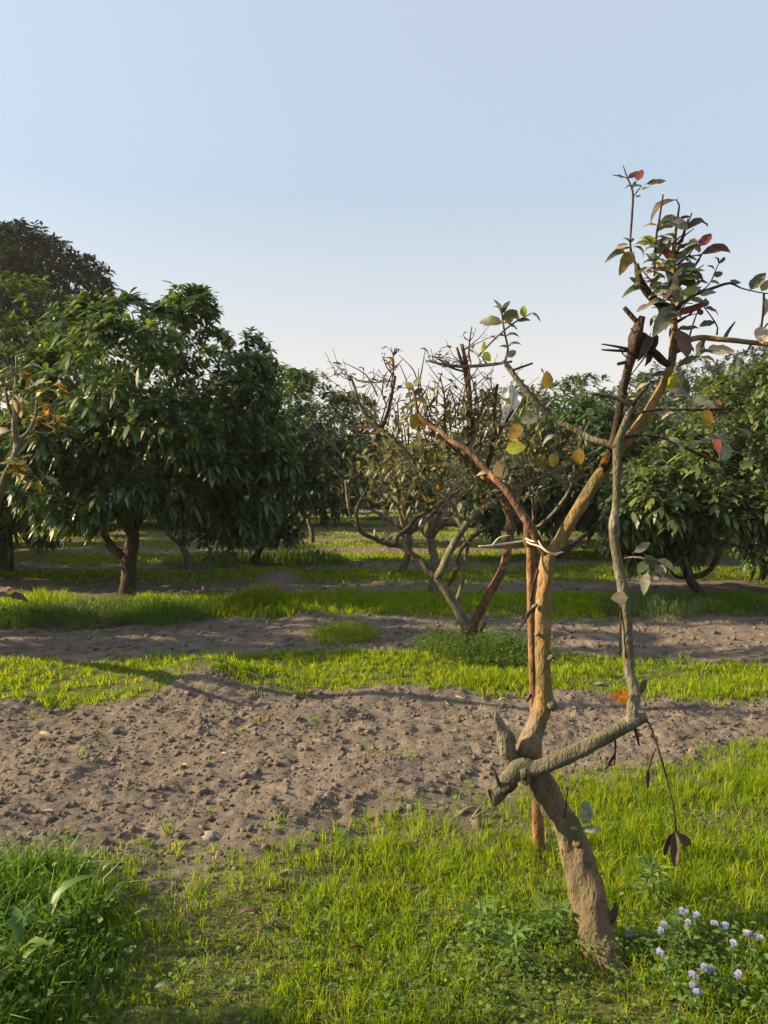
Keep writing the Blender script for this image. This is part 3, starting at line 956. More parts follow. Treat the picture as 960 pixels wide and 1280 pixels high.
for tw in ([(789, 437, 2.40, 2), (770, 433, 2.39, 1.4), (752, 430, 2.38, 0.8)], [(787, 439, 2.40, 1.8), (766, 438, 2.40, 1.5), (752, 437, 2.40, 1)], [(785, 452, 2.40, 2.2), (772, 455, 2.39, 2)],
           [(774, 433, 2.39, 1), (779, 443, 2.38, 0.9), (785, 448, 2.38, 0.7)], [(808, 444, 2.41, 1), (797, 458, 2.42, 0.8), (788, 470, 2.42, 0.6)], [(795, 422, 2.39, 1.5), (789, 410, 2.38, 1.0)]):
    branch_px('twig', T1, tw, M['bark_dead'], 6, 0.02, 0.1, 35)
red = branch_px('branch', T1, [(684, 696, 2.45, 6), (672, 676, 2.44, 6), (664, 660, 2.43, 5.2), (648, 636, 2.44, 4.6), (636, 618, 2.46, 4.4), (625, 605, 2.48, 4.2), (610, 590, 2.52, 4), (600, 579, 2.54, 3.8),
                               (583, 562, 2.58, 3.6), (562, 550, 2.62, 3.2), (552, 540, 2.64, 3), (538, 532, 2.68, 2.6), (523, 517, 2.7, 2.2), (519, 498, 2.72, 1.8), (515, 482, 2.74, 1.2)],
                M['bark_red'], 12, 0.015, 0.14, 51, label='red-brown bough arching away from the stake top')
arm = branch_px('branch', T1, [(772, 560, 2.35, 5), (760, 555, 2.36, 4.8), (742, 550, 2.38, 4.6), (718, 537, 2.40, 4.4), (696, 525, 2.42, 4.2), (674, 508, 2.43, 4.4), (660, 492, 2.44, 4.4), (648, 476, 2.45, 4), (634, 457, 2.46, 3.6), (630, 450, 2.46, 2.6)],
                M['bark_grey'], 10, 0.012, 0.22, 53, slim=0.88, label='long grey arm reaching out over the forked guava behind')
topt = branch_px('twig', T1, [(631, 452, 2.46, 1.8), (635, 437, 2.46, 1.4), (632, 421, 2.46, 1.3), (629, 405, 2.46, 1.2), (627, 388, 2.46, 0.9)], M['bark_grey'], 6, 0.02, 0.1, 54)
tw2 = branch_px('twig', T1, [(597, 446, 2.47, 1.4), (612, 430, 2.46, 1.2), (628, 415, 2.46, 1.1), (645, 402, 2.46, 1), (664, 392, 2.46, 0.7)], M['bark_grey'], 6, 0.02, 0.1, 55)
branch_px('twig', T1, [(652, 470, 2.45, 2), (640, 463, 2.45, 1.6), (666, 454, 2.45, 1.2)][1:], M['bark_dead'], 6, 0.02, 0.1, 56)
armL = branch_px('branch', T1, [(788, 508, 2.35, 3.6), (780, 502, 2.35, 3.2), (765, 496, 2.35, 2.8), (750, 493, 2.35, 2.4), (736, 492, 2.35, 1.8)], M['bark_grey'], 8, 0.015, 0.15, 57)
branch_px('twig', T1, [(790, 508, 2.35, 2.6), (797, 497, 2.35, 2.2), (807, 486, 2.36, 1.6), (813, 478, 2.37, 1)], M['bark_dead'], 7, 0.015, 0.1, 58)
right1 = branch_px('branch', T1, [(842, 440, 2.42, 3.6), (850, 431, 2.41, 3.8), (862, 425, 2.40, 3.6), (878, 422, 2.40, 3.4), (896, 424, 2.39, 3.2), (920, 426, 2.38, 3.2), (945, 429, 2.37, 3.2), (975, 432, 2.36, 3), (1010, 428, 2.35, 2.4)],
                   M['bark_sunlit'], 10, 0.015, 0.14, 61, label='thin yellow-lit bough running level across the sky')
branch_px('stub', T1, [(905, 424, 2.39, 2.6), (911, 413, 2.385, 2), (919, 402, 2.38, 0.8)], M['bark_grey'], 7, 0.01, 0.1, 62)
branch_px('twig', T1, [(940, 428, 2.375, 1.6), (937, 434, 2.37, 1.4), (932, 441, 2.37, 0.8)], M['bark_grey'], 6, 0.02, 0.1, 63)
right2 = branch_px('twig', T1, [(842, 392, 2.42, 3), (856, 376, 2.40, 2.4), (872, 367, 2.39, 2.2), (892, 360, 2.38, 1.9), (912, 354, 2.37, 1.6), (926, 360, 2.37, 0.9), (942, 364, 2.37, 0.8), (962, 367, 2.37, 0.7), (985, 362, 2.36, 0.6)], M['bark_dead'], 7, 0.015, 0.1, 64)
branch_px('twig', T1, [(955, 366, 2.37, 1.4), (954, 390, 2.37, 1.4), (952, 412, 2.37, 1.2), (960, 404, 2.37, 1)], M['bark_dead'], 6, 0.015, 0.1, 65)
tw3 = branch_px('twig', T1, [(896, 419, 2.39, 1.2), (897, 410, 2.385, 0.9), (890, 397, 2.38, 0.8), (880, 384, 2.38, 0.7)], M['bark_dead'], 6, 0.015, 0.1, 66)
tw4 = branch_px('twig', T1, [(861, 424, 2.40, 1.2), (866, 406, 2.39, 1), (871, 392, 2.39, 0.8)], M['bark_dead'], 6, 0.015, 0.1, 67)
right3 = branch_px('branch', T1, [(784, 523, 2.35, 2.2), (800, 516, 2.34, 2), (820, 512, 2.34, 1.9), (860, 512, 2.32, 1.6), (890, 512, 2.31, 1.4), (918, 511, 2.30, 0.9)], M['bark_dead'], 7, 0.015, 0.12, 68)
right4 = branch_px('branch', T1, [(775, 548, 2.36, 2.4), (802, 544, 2.34, 2.2), (827, 546, 2.33, 2.2), (850, 557, 2.32, 2), (872, 567, 2.31, 1.9), (897, 577, 2.30, 1.7), (937, 591, 2.29, 1.2)], M['bark_dead'], 7, 0.015, 0.12, 69)
branch_px('branch', T1, [(694, 694, 2.44, 5), (708, 687, 2.46, 4), (722, 676, 2.50, 3.4), (734, 666, 2.55, 2.6)], M['bark_dead'], 8, 0.012, 0.14, 70)
# top shoots
sA = branch_px('branch', T1, [(842, 402, 2.42, 4.2), (828, 384, 2.41, 4.8), (815, 373, 2.40, 5), (804, 358, 2.39, 4.6), (798, 344, 2.39, 4), (796, 330, 2.39, 2.8)], M['bark_dead'], 9, 0.012, 0.2, 71)
tA = branch_px('twig', T1, [(796, 334, 2.39, 1.8), (790, 318, 2.39, 1.5), (788, 303, 2.39, 1.2), (790, 270, 2.39, 1.3), (791, 240, 2.39, 1.2), (784, 222, 2.39, 0.9), (779, 207, 2.39, 0.6)], M['bark_dead'], 6, 0.015, 0.1, 72)
branch_px('twig', T1, [(791, 247, 2.39, 0.8), (796, 240, 2.385, 0.8), (802, 232, 2.38, 0.6)], M['bark_dead'], 5, 0.015, 0.1, 73)
tB = branch_px('twig', T1, [(818, 345, 2.40, 1.4), (820, 300, 2.40, 1.3), (824, 275, 2.40, 1.2), (829, 243, 2.40, 0.9)], M['bark_dead'], 6, 0.015, 0.1, 74)
tC = branch_px('twig', T1, [(844, 294, 2.42, 2), (847, 272, 2.42, 1.3), (849, 256, 2.42, 1), (845, 249, 2.42, 0.7)], M['bark_dead'], 6, 0.015, 0.1, 75)
tD = branch_px('twig', T1, [(843, 330, 2.42, 1.8), (848, 310, 2.41, 1.6), (856, 288, 2.40, 1.3), (865, 266, 2.39, 0.8)], M['bark_dead'], 6, 0.015, 0.1, 76)
tE = branch_px('twig', T1, [(815, 331, 2.40, 1), (826, 318, 2.41, 1.2), (838, 302, 2.42, 1)], M['bark_dead'], 6, 0.015, 0.1, 77)
tF = branch_px('twig', T1, [(845, 362, 2.42, 1.8), (858, 346, 2.40, 1.6), (870, 330, 2.39, 1.4), (877, 318, 2.38, 1)], M['bark_dead'], 6, 0.015, 0.1, 78)
tG = branch_px('twig', T1, [(872, 367, 2.39, 1), (886, 356, 2.38, 0.8), (893, 342, 2.38, 0.8), (898, 330, 2.38, 0.5)], M['bark_grey'], 5, 0.015, 0.1, 79)
hang = branch_px('twig', T1, [(806, 898, 2.34, 2), (812, 905, 2.33, 1.2), (824, 940, 2.32, 1.1), (834, 975, 2.32, 1.1), (842, 1010, 2.32, 1.2), (845, 1040, 2.32, 1.2)], M['bark_dead'], 6, 0.02, 0.1, 80)
branch_px('twig', T1, [(768, 914, 2.35, 1.6), (769, 935, 2.34, 1.2), (768, 956, 2.34, 0.8)], M['bark_dead'], 5, 0.02, 0.1, 81)
branch_px('twig', T1, [(792, 905, 2.35, 2.4), (796, 920, 2.34, 2), (799, 932, 2.34, 1.2)], M['bark_dead'], 5, 0.02, 0.1, 82)
branch_px('twig', T1, [(820, 935, 2.32, 1), (814, 950, 2.32, 1), (811, 962, 2.32, 0.8)], M['bark_dead'], 5, 0.02, 0.1, 83)
spr = branch_px('twig', T1, [(720, 1056, 2.35, 2.2), (724, 1045, 2.33, 1.6), (730, 1034, 2.33, 1.3)], M['feather'], 6, 0.01, 0.1, 84)
branch_px('twig', T1, [(706, 1022, 2.36, 1.2), (708, 1005, 2.36, 1), (710, 985, 2.36, 0.6)], M['bark_dead'], 5, 0.02, 0.1, 85)
branch_px('twig', T1, [(776, 742, 2.35, 1.4), (776, 772, 2.345, 1.4), (774, 819, 2.34, 1.2)], M['bark_dead'], 5, 0.02, 0.1, 86)
for tw in ([(662, 766, 2.40, 1.6), (656, 776, 2.38, 1.5), (648, 788, 2.37, 0.8)], [(668, 760, 2.41, 2.2), (658, 768, 2.39, 2)], [(672, 712, 2.42, 2), (666, 735, 2.41, 1.8), (663, 752, 2.41, 2.2)],
           [(676, 820, 2.43, 0.8), (679, 829, 2.42, 0.8), (681, 833, 2.42, 0.5)], [(687, 822, 2.45, 2), (694, 823, 2.44, 1)], [(664, 868, 2.42, 2), (658, 877, 2.41, 1.4)]):
    branch_px('twig', T1, tw, M['bark_dead'] if tw[0][1] != 820 else M['straw'], 5, 0.012, 0.25, 87)
lfp = lambda par, *a, **k: leaf_px(par, T1, *a, **k)
for par, px, py, Y, an, ln, c, s in [
    (tA, 785, 224, 2.39, 168, 21, 'brown', 'flat'), (tA, 785, 223, 2.39, 32, 20, 'brown', 'flat'), (tA, 797, 226, 2.38, 70, 16, 'red', 'round'), (tA, 808, 230, 2.38, 2, 21, 'brown', 'flat'),
    (tA, 803, 232, 2.38, 190, 14, 'green', 'round'), (tA, 800, 238, 2.38, 15, 13, 'lime', 'flat'), (tA, 789, 236, 2.39, 60, 12, 'green', 'curl'), (tA, 790, 234, 2.39, 190, 10, 'brown', 'curl'), (tA, 794, 247, 2.38, 10, 9, 'brown', 'curl'),
    (tA, 787, 304, 2.39, 140, 12, 'green', 'curl'), (tA, 789, 303, 2.39, 60, 9, 'green', 'curl'),
    (tA, 790, 310, 2.39, 190, 26, 'orange', 'bent'), (tA, 786, 318, 2.37, 243, 28, 'yellow', 'bent'), (tA, 792, 316, 2.37, 225, 24, 'yellow', 'round'), (tA, 784, 318, 2.38, 197, 32, 'green', 'curl'), (tA, 786, 306, 2.40, 205, 22, 'grey', 'curl'),
    (tA, 792, 308, 2.38, 320, 20, 'green', 'curl'), (tA, 794, 306, 2.38, 10, 18, 'green', 'bent'),
    (tB, 818, 300, 2.40, 160, 18, 'lime', 'bent'), (tB, 820, 298, 2.40, 200, 22, 'lime', 'round'), (tB, 823, 283, 2.40, 170, 18, 'yellow', 'bent'), (tB, 821, 290, 2.40, 35, 22, 'yellow', 'curl'), (tB, 824, 285, 2.40, 25, 18, 'green', 'curl'),
    (tB, 820, 312, 2.40, 20, 20, 'green', 'bent'), (tB, 819, 310, 2.40, 190, 14, 'green', 'curl'),
    (tC, 845, 250, 2.42, 215, 37, 'brown', 'curl'), (tC, 847, 272, 2.41, 205, 26, 'grey', 'round'), (tC, 838, 274, 2.40, 325, 24, 'grey', 'round'), (tC, 848, 276, 2.41, 15, 14, 'brown', 'curl'),
    (tD, 857, 288, 2.40, 22, 38, 'brown', 'curl'), (tD, 846, 302, 2.41, 140, 20, 'green', 'curl'), (tD, 846, 314, 2.40, 30, 24, 'brown', 'fold'),
    (tF, 876, 308, 2.38, 55, 22, 'red', 'round'), (tF, 874, 316, 2.38, 110, 22, 'grey', 'round'), (tF, 876, 318, 2.38, 8, 42, 'brown', 'curl'), (tF, 872, 302, 2.39, 205, 22, 'grey', 'curl'),
    (tF, 870, 330, 2.37, 205, 26, 'green', 'round'), (limb, 838, 326, 2.40, 100, 20, 'red', 'round'), (limb, 842, 344, 2.39, 340, 30, 'green', 'round'), (limb, 840, 352, 2.39, 10, 30, 'green', 'bent'),
    (limb, 838, 336, 2.40, 45, 38, 'green', 'fold'), (tF, 862, 340, 2.39, 320, 20, 'green', 'curl'), (tF, 858, 346, 2.39, 340, 18, 'green', 'bent'),
    (tG, 892, 345, 2.38, 20, 12, 'green', 'round'), (tG, 894, 338, 2.38, 150, 12, 'green', 'bent'), (tG, 898, 330, 2.38, 45, 14, 'brown', 'curl'), (tG, 898, 330, 2.38, 110, 12, 'green', 'curl'), (tG, 886, 356, 2.38, 160, 16, 'green', 'bent'), (tG, 888, 352, 2.38, 350, 12, 'grey', 'bent'),
    (right2, 914, 354, 2.37, 20, 16, 'green', 'round'), (right2, 938, 362, 2.37, 55, 24, 'green', 'round'), (right2, 952, 364, 2.37, 60, 16, 'tan', 'round'), (right2, 955, 372, 2.37, 285, 22, 'tan', 'bent'),
    (right2, 950, 408, 2.37, 265, 22, 'tan', 'round'), (right2, 876, 370, 2.37, 20, 20, 'grey', 'bent'), (right2, 866, 371, 2.38, 200, 24, 'green', 'bent'), (right2, 860, 374, 2.38, 340, 26, 'grey', 'curl'),
    (tw3, 881, 385, 2.38, 345, 24, 'red', 'bent'), (tw3, 880, 384, 2.38, 60, 16, 'grey', 'bent'), (tw4, 871, 392, 2.38, 25, 12, 'green', 'round'), (tw3, 893, 402, 2.38, 195, 20, 'green', 'round'),
    (limb, 846, 396, 2.40, 22, 36, 'red', 'fold'), (limb, 838, 384, 2.38, 235, 42, 'grey', 'bent'), (limb, 836, 382, 2.38, 185, 36, 'grey', 'curl'), (sA, 806, 362, 2.39, 195, 32, 'green', 'curl'), (sA, 800, 352, 2.39, 215, 14, 'grey', 'curl'),
    (limb, 843, 372, 2.39, 110, 34, 'grey', 'bent'), (limb, 842, 378, 2.39, 30, 34, 'grey', 'curl'), (limb, 842, 368, 2.39, 150, 30, 'grey', 'fold'), (limb, 842, 350, 2.39, 160, 34, 'brown', 'curl'), (limb, 840, 362, 2.38, 190, 30, 'grey', 'bent'),
    (limb, 842, 404, 2.39, 170, 26, 'green', 'fold'), (limb, 846, 414, 2.40, 10, 28, 'green', 'fold'), (limb, 848, 412, 2.39, 282, 36, 'brown', 'round'), (limb, 838, 410, 2.38, 262, 12, 'brown', 'curl'), (dead, 817, 412, 2.39, 265, 44, 'dead', 'fold'), (dead, 812, 420, 2.39, 240, 38, 'dead', 'fold'),
    (right1, 884, 440, 2.37, 8, 36, 'tan', 'round'), (right1, 872, 444, 2.38, 70, 20, 'tan', 'round'), (right1, 880, 446, 2.38, 340, 18, 'tan', 'bent'), (right1, 872, 446, 2.38, 205, 26, 'green', 'curl'), (right1, 868, 448, 2.38, 20, 26, 'green', 'curl'), (right1, 880, 422, 2.39, 250, 16, 'green', 'fold'),
    (right1, 856, 432, 2.39, 330, 16, 'grey', 'curl'), (right1, 856, 440, 2.39, 200, 22, 'brown', 'curl'),
    (limb, 843, 466, 2.38, 262, 24, 'lime', 'round'), (limb, 852, 474, 2.37, 300, 24, 'green', 'round'), (limb, 836, 468, 2.39, 180, 22, 'green', 'curl'), (limb, 862, 500, 2.38, 150, 30, 'grey', 'bent'), (right3, 838, 500, 2.36, 20, 20, 'grey', 'bent'),
    (right3, 866, 500, 2.31, 340, 26, 'grey', 'round'), (right3, 880, 512, 2.31, 285, 22, 'yellow', 'round'), (right3, 900, 511, 2.30, 90, 13, 'red', 'bent'), (right3, 840, 512, 2.33, 220, 24, 'grey', 'curl'), (right3, 905, 510, 2.30, 40, 20, 'green', 'curl'),
    (right4, 830, 548, 2.33, 320, 34, 'grey', 'curl'), (right4, 800, 545, 2.34, 310, 22, 'green', 'curl'), (right4, 860, 560, 2.32, 30, 20, 'grey', 'bent'), (right4, 898, 566, 2.30, 90, 22, 'red', 'bent'), (right4, 902, 575, 2.30, 60, 24, 'grey', 'round'), (right4, 926, 586, 2.29, 40, 18, 'green', 'bent'),
    (arm, 757, 566, 2.38, 260, 16, 'orange', 'bent'), (arm, 724, 560, 2.38, 272, 22, 'yellow', 'round'), (arm, 692, 566, 2.40, 265, 18, 'yellow', 'round'), (arm, 684, 486, 2.42, 92, 22, 'yellow', 'round'), (arm, 690, 500, 2.42, 225, 24, 'grey', 'bent'),
    (arm, 672, 520, 2.42, 200, 22, 'grey', 'round'), (arm, 700, 545, 2.42, 205, 26, 'grey', 'curl'), (arm, 650, 530, 2.42, 235, 24, 'yellow', 'round'), (armL, 760, 495, 2.35, 200, 16, 'green', 'curl'), (arm, 632, 562, 2.46, 10, 24, 'lime', 'round'), (red, 622, 576, 2.46, 292, 26, 'tan', 'round'),
    (topt, 628, 392, 2.46, 65, 18, 'green', 'bent'), (topt, 626, 392, 2.46, 112, 18, 'grey', 'bent'), (topt, 628, 404, 2.46, 165, 30, 'green', 'bent'), (topt, 629, 400, 2.45, 35, 22, 'green', 'round'), (topt, 630, 404, 2.45, 20, 12, 'orange', 'bent'), (topt, 634, 404, 2.45, 340, 16, 'green', 'round'),
    (topt, 625, 388, 2.46, 150, 10, 'green', 'curl'), (topt, 632, 421, 2.46, 175, 12, 'green', 'curl'), (topt, 632, 421, 2.46, 2, 18, 'green', 'curl'), (topt, 635, 436, 2.46, 165, 12, 'green', 'curl'), (topt, 635, 434, 2.46, 15, 18, 'grey', 'curl'), (topt, 634, 446, 2.45, 35, 14, 'grey', 'round'),
    (tw2, 648, 400, 2.46, 120, 14, 'yellow', 'round'), (tw2, 655, 396, 2.45, 95, 14, 'lime', 'round'), (tw2, 648, 402, 2.46, 15, 16, 'green', 'bent'), (tw2, 664, 391, 2.46, 325, 16, 'grey', 'bent'), (tw2, 603, 440, 2.46, 80, 12, 'lime', 'bent'), (tw2, 605, 440, 2.46, 300, 14, 'lime', 'round'),
    (red, 516, 484, 2.74, 150, 12, 'yellow', 'round'), (red, 517, 482, 2.74, 50, 14, 'green', 'round'), (red, 518, 492, 2.74, 30, 12, 'green', 'round'), (red, 516, 490, 2.74, 220, 12, 'green', 'round'), (red, 519, 498, 2.72, 340, 16, 'yellow', 'round'), (red, 520, 500, 2.72, 230, 18, 'green', 'curl'),
    (red, 523, 516, 2.70, 250, 22, 'yellow', 'round'), (red, 527, 520, 2.70, 280, 18, 'yellow', 'bent'), (red, 560, 550, 2.62, 70, 16, 'grey', 'curl'), (red, 586, 564, 2.58, 60, 18, 'green', 'fold'), (red, 610, 590, 2.52, 190, 14, 'tan', 'bent'),
    (stem2, 776, 697, 2.35, 30, 0.1, 'grey', 'flat'), (stem2, 793, 690, 2.32, 32, 24, 'grey', 'bent'), (stem2, 804, 700, 2.31, 345, 24, 'green', 'round'), (stem2, 806, 695, 2.31, 300, 28, 'green', 'round'), (stem2, 822, 700, 2.30, 335, 28, 'grey', 'bent'), (stem2, 830, 706, 2.30, 245, 22, 'grey', 'round'),
    (stem2, 809, 716, 2.31, 252, 26, 'grey', 'bent'), (stem2, 808, 702, 2.31, 225, 18, 'green', 'round'), (stem2, 784, 747, 2.33, 178, 22, 'tan', 'round'), (stem2, 820, 716, 2.31, 300, 14, 'dead', 'curl'),
    (stem2, 787, 872, 2.34, 168, 26, 'orange', 'round'), (stem2, 800, 868, 2.34, 310, 14, 'tan', 'bent'),
    (spr, 732, 1030, 2.33, 82, 27, 'grey', 'round'), (spr, 729, 1036, 2.33, 5, 22, 'grey', 'bent'), (spr, 728, 1036, 2.33, 165, 18, 'green', 'bent'),
    (hang, 845, 1040, 2.32, 302, 42, 'dead', 'curl'), (hang, 844, 1040, 2.32, 262, 40, 'dead', 'fold'), (hang, 843, 1040, 2.33, 248, 34, 'dead', 'fold'), (hang, 811, 960, 2.32, 262, 24, 'dead', 'fold'), (hang, 768, 940, 2.34, 250, 20, 'dead', 'fold'), (hang, 768, 956, 2.34, 205, 14, 'dead', 'curl'),
]:
    if ln > 1:
        lfp(par, px, py, Y, an, ln, c, s)
branch_px('twig', T1, [(774, 700, 2.35, 1.6), (785, 697, 2.33, 1.4), (800, 697, 2.315, 1.2), (820, 702, 2.305, 0.9)], M['bark_grey'], 5, 0.02, 0.1, 88)
# many small leaves packed in the bushy top
for i in range(110):
    a = random.uniform(0, 6.28)
    r = random.random() ** 0.6
    px, py = 836 + 36 * r * math.cos(a), 348 + 56 * r * math.sin(a)
    lfp(limb, px, py, 2.41 + random.uniform(-0.07, 0.07), random.choice((random.uniform(-30, 60), random.uniform(120, 250))), random.uniform(9, 20),
        random.choice(('green', 'green', 'grey', 'brown', 'green', 'lime')), random.choice(('bent', 'curl', 'fold', 'flat')))
for i in range(26):
    k = random.random()
    px, py = 778 + 150 * k, 470 + 60 * random.random() + 40 * k
    tt = branch_px('twig', T1, [(px, py, 2.38, 1.0), (px + random.uniform(-16, 22), py + random.uniform(-16, 8), 2.36, 0.9), (px + random.uniform(-30, 30), py + random.uniform(-36, 8), 2.34, 0.5)], M['bark_grey'], 5, 0.03, 0.1, i + 200) if i % 3 == 0 else right3
    lfp(tt, px + random.uniform(-10, 10), py + random.uniform(-12, 6), 2.36, random.uniform(0, 360), random.uniform(10, 22), random.choice(('grey', 'green', 'grey')), random.choice(('bent', 'curl')))

for i in range(22):
    px, py = 842 + random.uniform(-6, 6), random.uniform(300, 420)
    dx = random.choice((-1, 1)) * random.uniform(12, 44)
    branch_px('twig', T1, [(px, py, 2.42, 1.3), (px + dx * 0.5, py - random.uniform(2, 14), 2.41 + random.uniform(-0.04, 0.04), 1.0), (px + dx, py - random.uniform(8, 34), 2.41 + random.uniform(-0.08, 0.08), 0.6)], M['bark_dead'], 5, 0.03, 0.1, 400 + i)

# the stake tied beside it
sb = P(673, 1052, 2.95)
sb.z = gz(sb.x, sb.y)
ST = empty('wooden_stake', sb, 'thin orange-lit wooden stake tied upright behind the leaning guava stem', 'stake')
branch_px('pole', ST, [(673, 1060, 2.95, 7.4), (672, 1000, 2.88, 7.2), (671, 940, 2.80, 6.8), (668, 880, 2.72, 6), (666, 820, 2.66, 5.4), (664, 760, 2.59, 5.0), (663, 700, 2.53, 5.2), (662, 668, 2.50, 5.4)], M['stake'], 12, 0.02, 0.12, 90)
branch_px('frayed_top', ST, [(663, 682, 2.505, 6), (662, 672, 2.50, 8), (661, 662, 2.495, 8.5), (659, 655, 2.49, 5)], M['bark_red'], 12, 0.006, 0.5, 91)
tb = P(664, 672, 2.43)
TWN = empty('twine', tb, 'pale twine knotted round the stake top and guava fork', 'twine')
for tw in ([(657, 676, 2.46, 1.2), (664, 680, 2.44, 1.2), (674, 683, 2.42, 1.1), (684, 690, 2.41, 1.1), (694, 694, 2.415, 1.1), (701, 690, 2.43, 1.0)], [(657, 673, 2.46, 1.2), (668, 677, 2.43, 1.2), (676, 672, 2.44, 1), (672, 664, 2.46, 1)],
           [(671, 672, 2.43, 1), (678, 684, 2.41, 1), (690, 692, 2.40, 1), (704, 690, 2.42, 0.9)]):
    branch_px('strand', TWN, tw, M['twine'], 6, 0.008, 0.0, 92)
branch_px('loose_end', TWN, [(657, 676, 2.46, 1.4), (635, 679, 2.44, 1.4), (612, 682, 2.43, 1.1), (598, 683, 2.42, 0.7)], M['twine'], 6, 0.01, 0.2, 93)
branch_px('loose_end', TWN, [(616, 681, 2.43, 0.9), (624, 672, 2.44, 0.8), (637, 669, 2.45, 0.6)], M['twine'], 6, 0.01, 0.2, 94)

for a_, b_ in (((724, 560, 2.38), (722, 540, 2.40)), ((692, 566, 2.40), (694, 526, 2.42)), ((684, 486, 2.42), (668, 502, 2.43)), ((690, 500, 2.42), (672, 507, 2.43)),
               ((650, 530, 2.42), (660, 494, 2.44)), ((632, 562, 2.46), (625, 604, 2.48)), ((700, 545, 2.42), (698, 527, 2.42)), ((622, 576, 2.46), (612, 592, 2.52)),
               ((757, 566, 2.38), (756, 554, 2.37)), ((898, 566, 2.30), (897, 577, 2.30)), ((862, 500, 2.38), (860, 512, 2.32)), ((672, 520, 2.42), (680, 513, 2.43))):
    branch_px('twig', T1, [(*b_, 1.2), ((a_[0] + b_[0]) / 2 + 3, (a_[1] + b_[1]) / 2, (a_[2] + b_[2]) / 2, 0.9), (*a_, 0.6)], M['bark_grey'], 5, 0.02, 0.1, 95)


# ------------------------------------------------------------------ guava trees behind
def twigs_with_leaves(root, parent, W, R, count, length, leafsize, colors, seed, tmin=0.3, leaves=(2, 4), bare=0.2, twr=0.0028, mat=None, up=0.55, droop=0.0):
    """twigs growing from a limb (world points W), each its own mesh, leaves as sub-parts"""
    rd = random.Random(seed)
    C, RR = catmull([tuple(p) for p in W], R, 0.05)
    for i in range(count):
        k = int((tmin + (1 - tmin) * rd.random()) * (len(C) - 1))
        b = Vector(C[k])
        a = rd.uniform(0, 6.28)
        d = Vector((math.cos(a), math.sin(a), rd.uniform(-0.2, 1.0) + up * 0.5)).normalized()
        ln = length * rd.uniform(0.45, 1.2)
        p1 = b + d * ln * 0.5 + Vector((rd.uniform(-1, 1), rd.uniform(-1, 1), rd.uniform(-1, 1))) * ln * 0.12
        p2 = b + d * ln + Vector((0, 0, rd.uniform(-0.05, 0.18) * ln * 2)) + Vector((rd.uniform(-1, 1), rd.uniform(-1, 1), 0)) * ln * 0.15
        me = tube_mesh('twig', [tube_arrays([b, p1, p2], [twr * 1.7, twr * 1.2, twr * 0.7], 5, 0.09, 0.0, i)], mat or M['bark_dark'], root.location)
        tw = obj('twig', me, root)
        if rd.random() < bare:
            continue
        for j in range(rd.randint(*leaves)):
            t = rd.uniform(0.45, 1.0)
            q = b.lerp(p1, t * 2) if t < 0.5 else p1.lerp(p2, t * 2 - 1)
            a2 = rd.uniform(0, 6.28)
            ld = Vector((math.cos(a2), math.sin(a2), rd.uniform(-0.7, 0.5))) + d * 0.3
            leaf_obj(tw, root, q, ld, (rd.uniform(-0.5, 0.5), rd.uniform(-0.8, 0.2), 1), leafsize * rd.uniform(0.7, 1.25), rd.choice(('bent', 'flat', 'round', 'curl')), rd.choice(colors))


MY = 6.55
mb = P(584, 826, MY)
mb.z = gz(mb.x, mb.y) - 0.02
T2 = empty('guava_tree', mb, 'forked guava tree with brown limbs and yellowing leaves rising from the feathery weed bush', 'tree')
mtr = [(584, 832, MY, 9), (584, 805, MY, 7), (584, 785, MY, 7.5), (577, 772, MY, 6), (567, 754, MY, 5.6), (557, 737, MY, 5.4), (546, 721, MY, 5.6)]
branch_px('trunk', T2, mtr, M['bark_grey'], 12, 0.03, 0.2, 101)


def limb2(pts, mat, tw=0, colors=('green', 'green', 'yellow', 'grey', 'green', 'lime', 'orange'), tl=0.34, seed=0, tmin=0.3, bare=0.2, leaves=(1, 3), sides=8, bump=0.2):
    o = branch_px('branch', T2, pts, mat, sides, 0.035, bump, seed)
    if tw:
        W = [P(p[0], p[1], p[2]) for p in pts]
        R = [p[3] / FPX * p[2] for p in pts]
        twigs_with_leaves(T2, o, W, R, int(tw * 1.5), tl, 0.072, colors, seed, tmin, leaves, min(0.75, bare + 0.25))
    return o


OY = ('yellow', 'yellow', 'orange', 'green', 'green', 'lime', 'green')
limb2([(583, 790, MY, 6), (593, 777, MY, 5.6), (609, 747, MY, 5.4), (624, 720, 6.5, 5.2), (631, 702, 6.48, 5), (636, 681, 6.45, 5), (638, 658, 6.45, 5.2), (633, 634, 6.5, 5), (619, 613, 6.55, 4.8), (603, 596, 6.6, 4.4), (582, 577, 6.65, 4.2), (566, 563, 6.7, 3.6), (548, 548, 6.75, 3), (530, 540, 6.8, 2)], M['bark_red'], 16, seed=111, tmin=0.55)
limb2([(546, 722, MY, 5), (553, 710, 6.5, 5), (562, 690, 6.45, 5), (577, 663, 6.4, 4.8), (593, 643, 6.38, 4.4), (616, 629, 6.36, 4.0), (640, 614, 6.34, 3.4), (676, 597, 6.3, 3), (712, 580, 6.28, 2.6), (748, 563, 6.25, 1.6)], M['bark_grey'], 14, seed=112, tmin=0.4)
limb2([(546, 722, MY, 4), (534, 713, 6.6, 4.2), (529, 703, 6.62, 3.6), (514, 692, 6.65, 3.2), (500, 683, 6.7, 3), (486, 681, 6.7, 2.8), (470, 674, 6.7, 2.6), (451, 665, 6.7, 2.6), (446, 650, 6.7, 2.4), (447, 633, 6.7, 2.2), (457, 615, 6.7, 1.8), (465, 595, 6.7, 1.2)], M['bark_dark'], 9, seed=113, tmin=0.5, bare=0.5, tl=0.25)
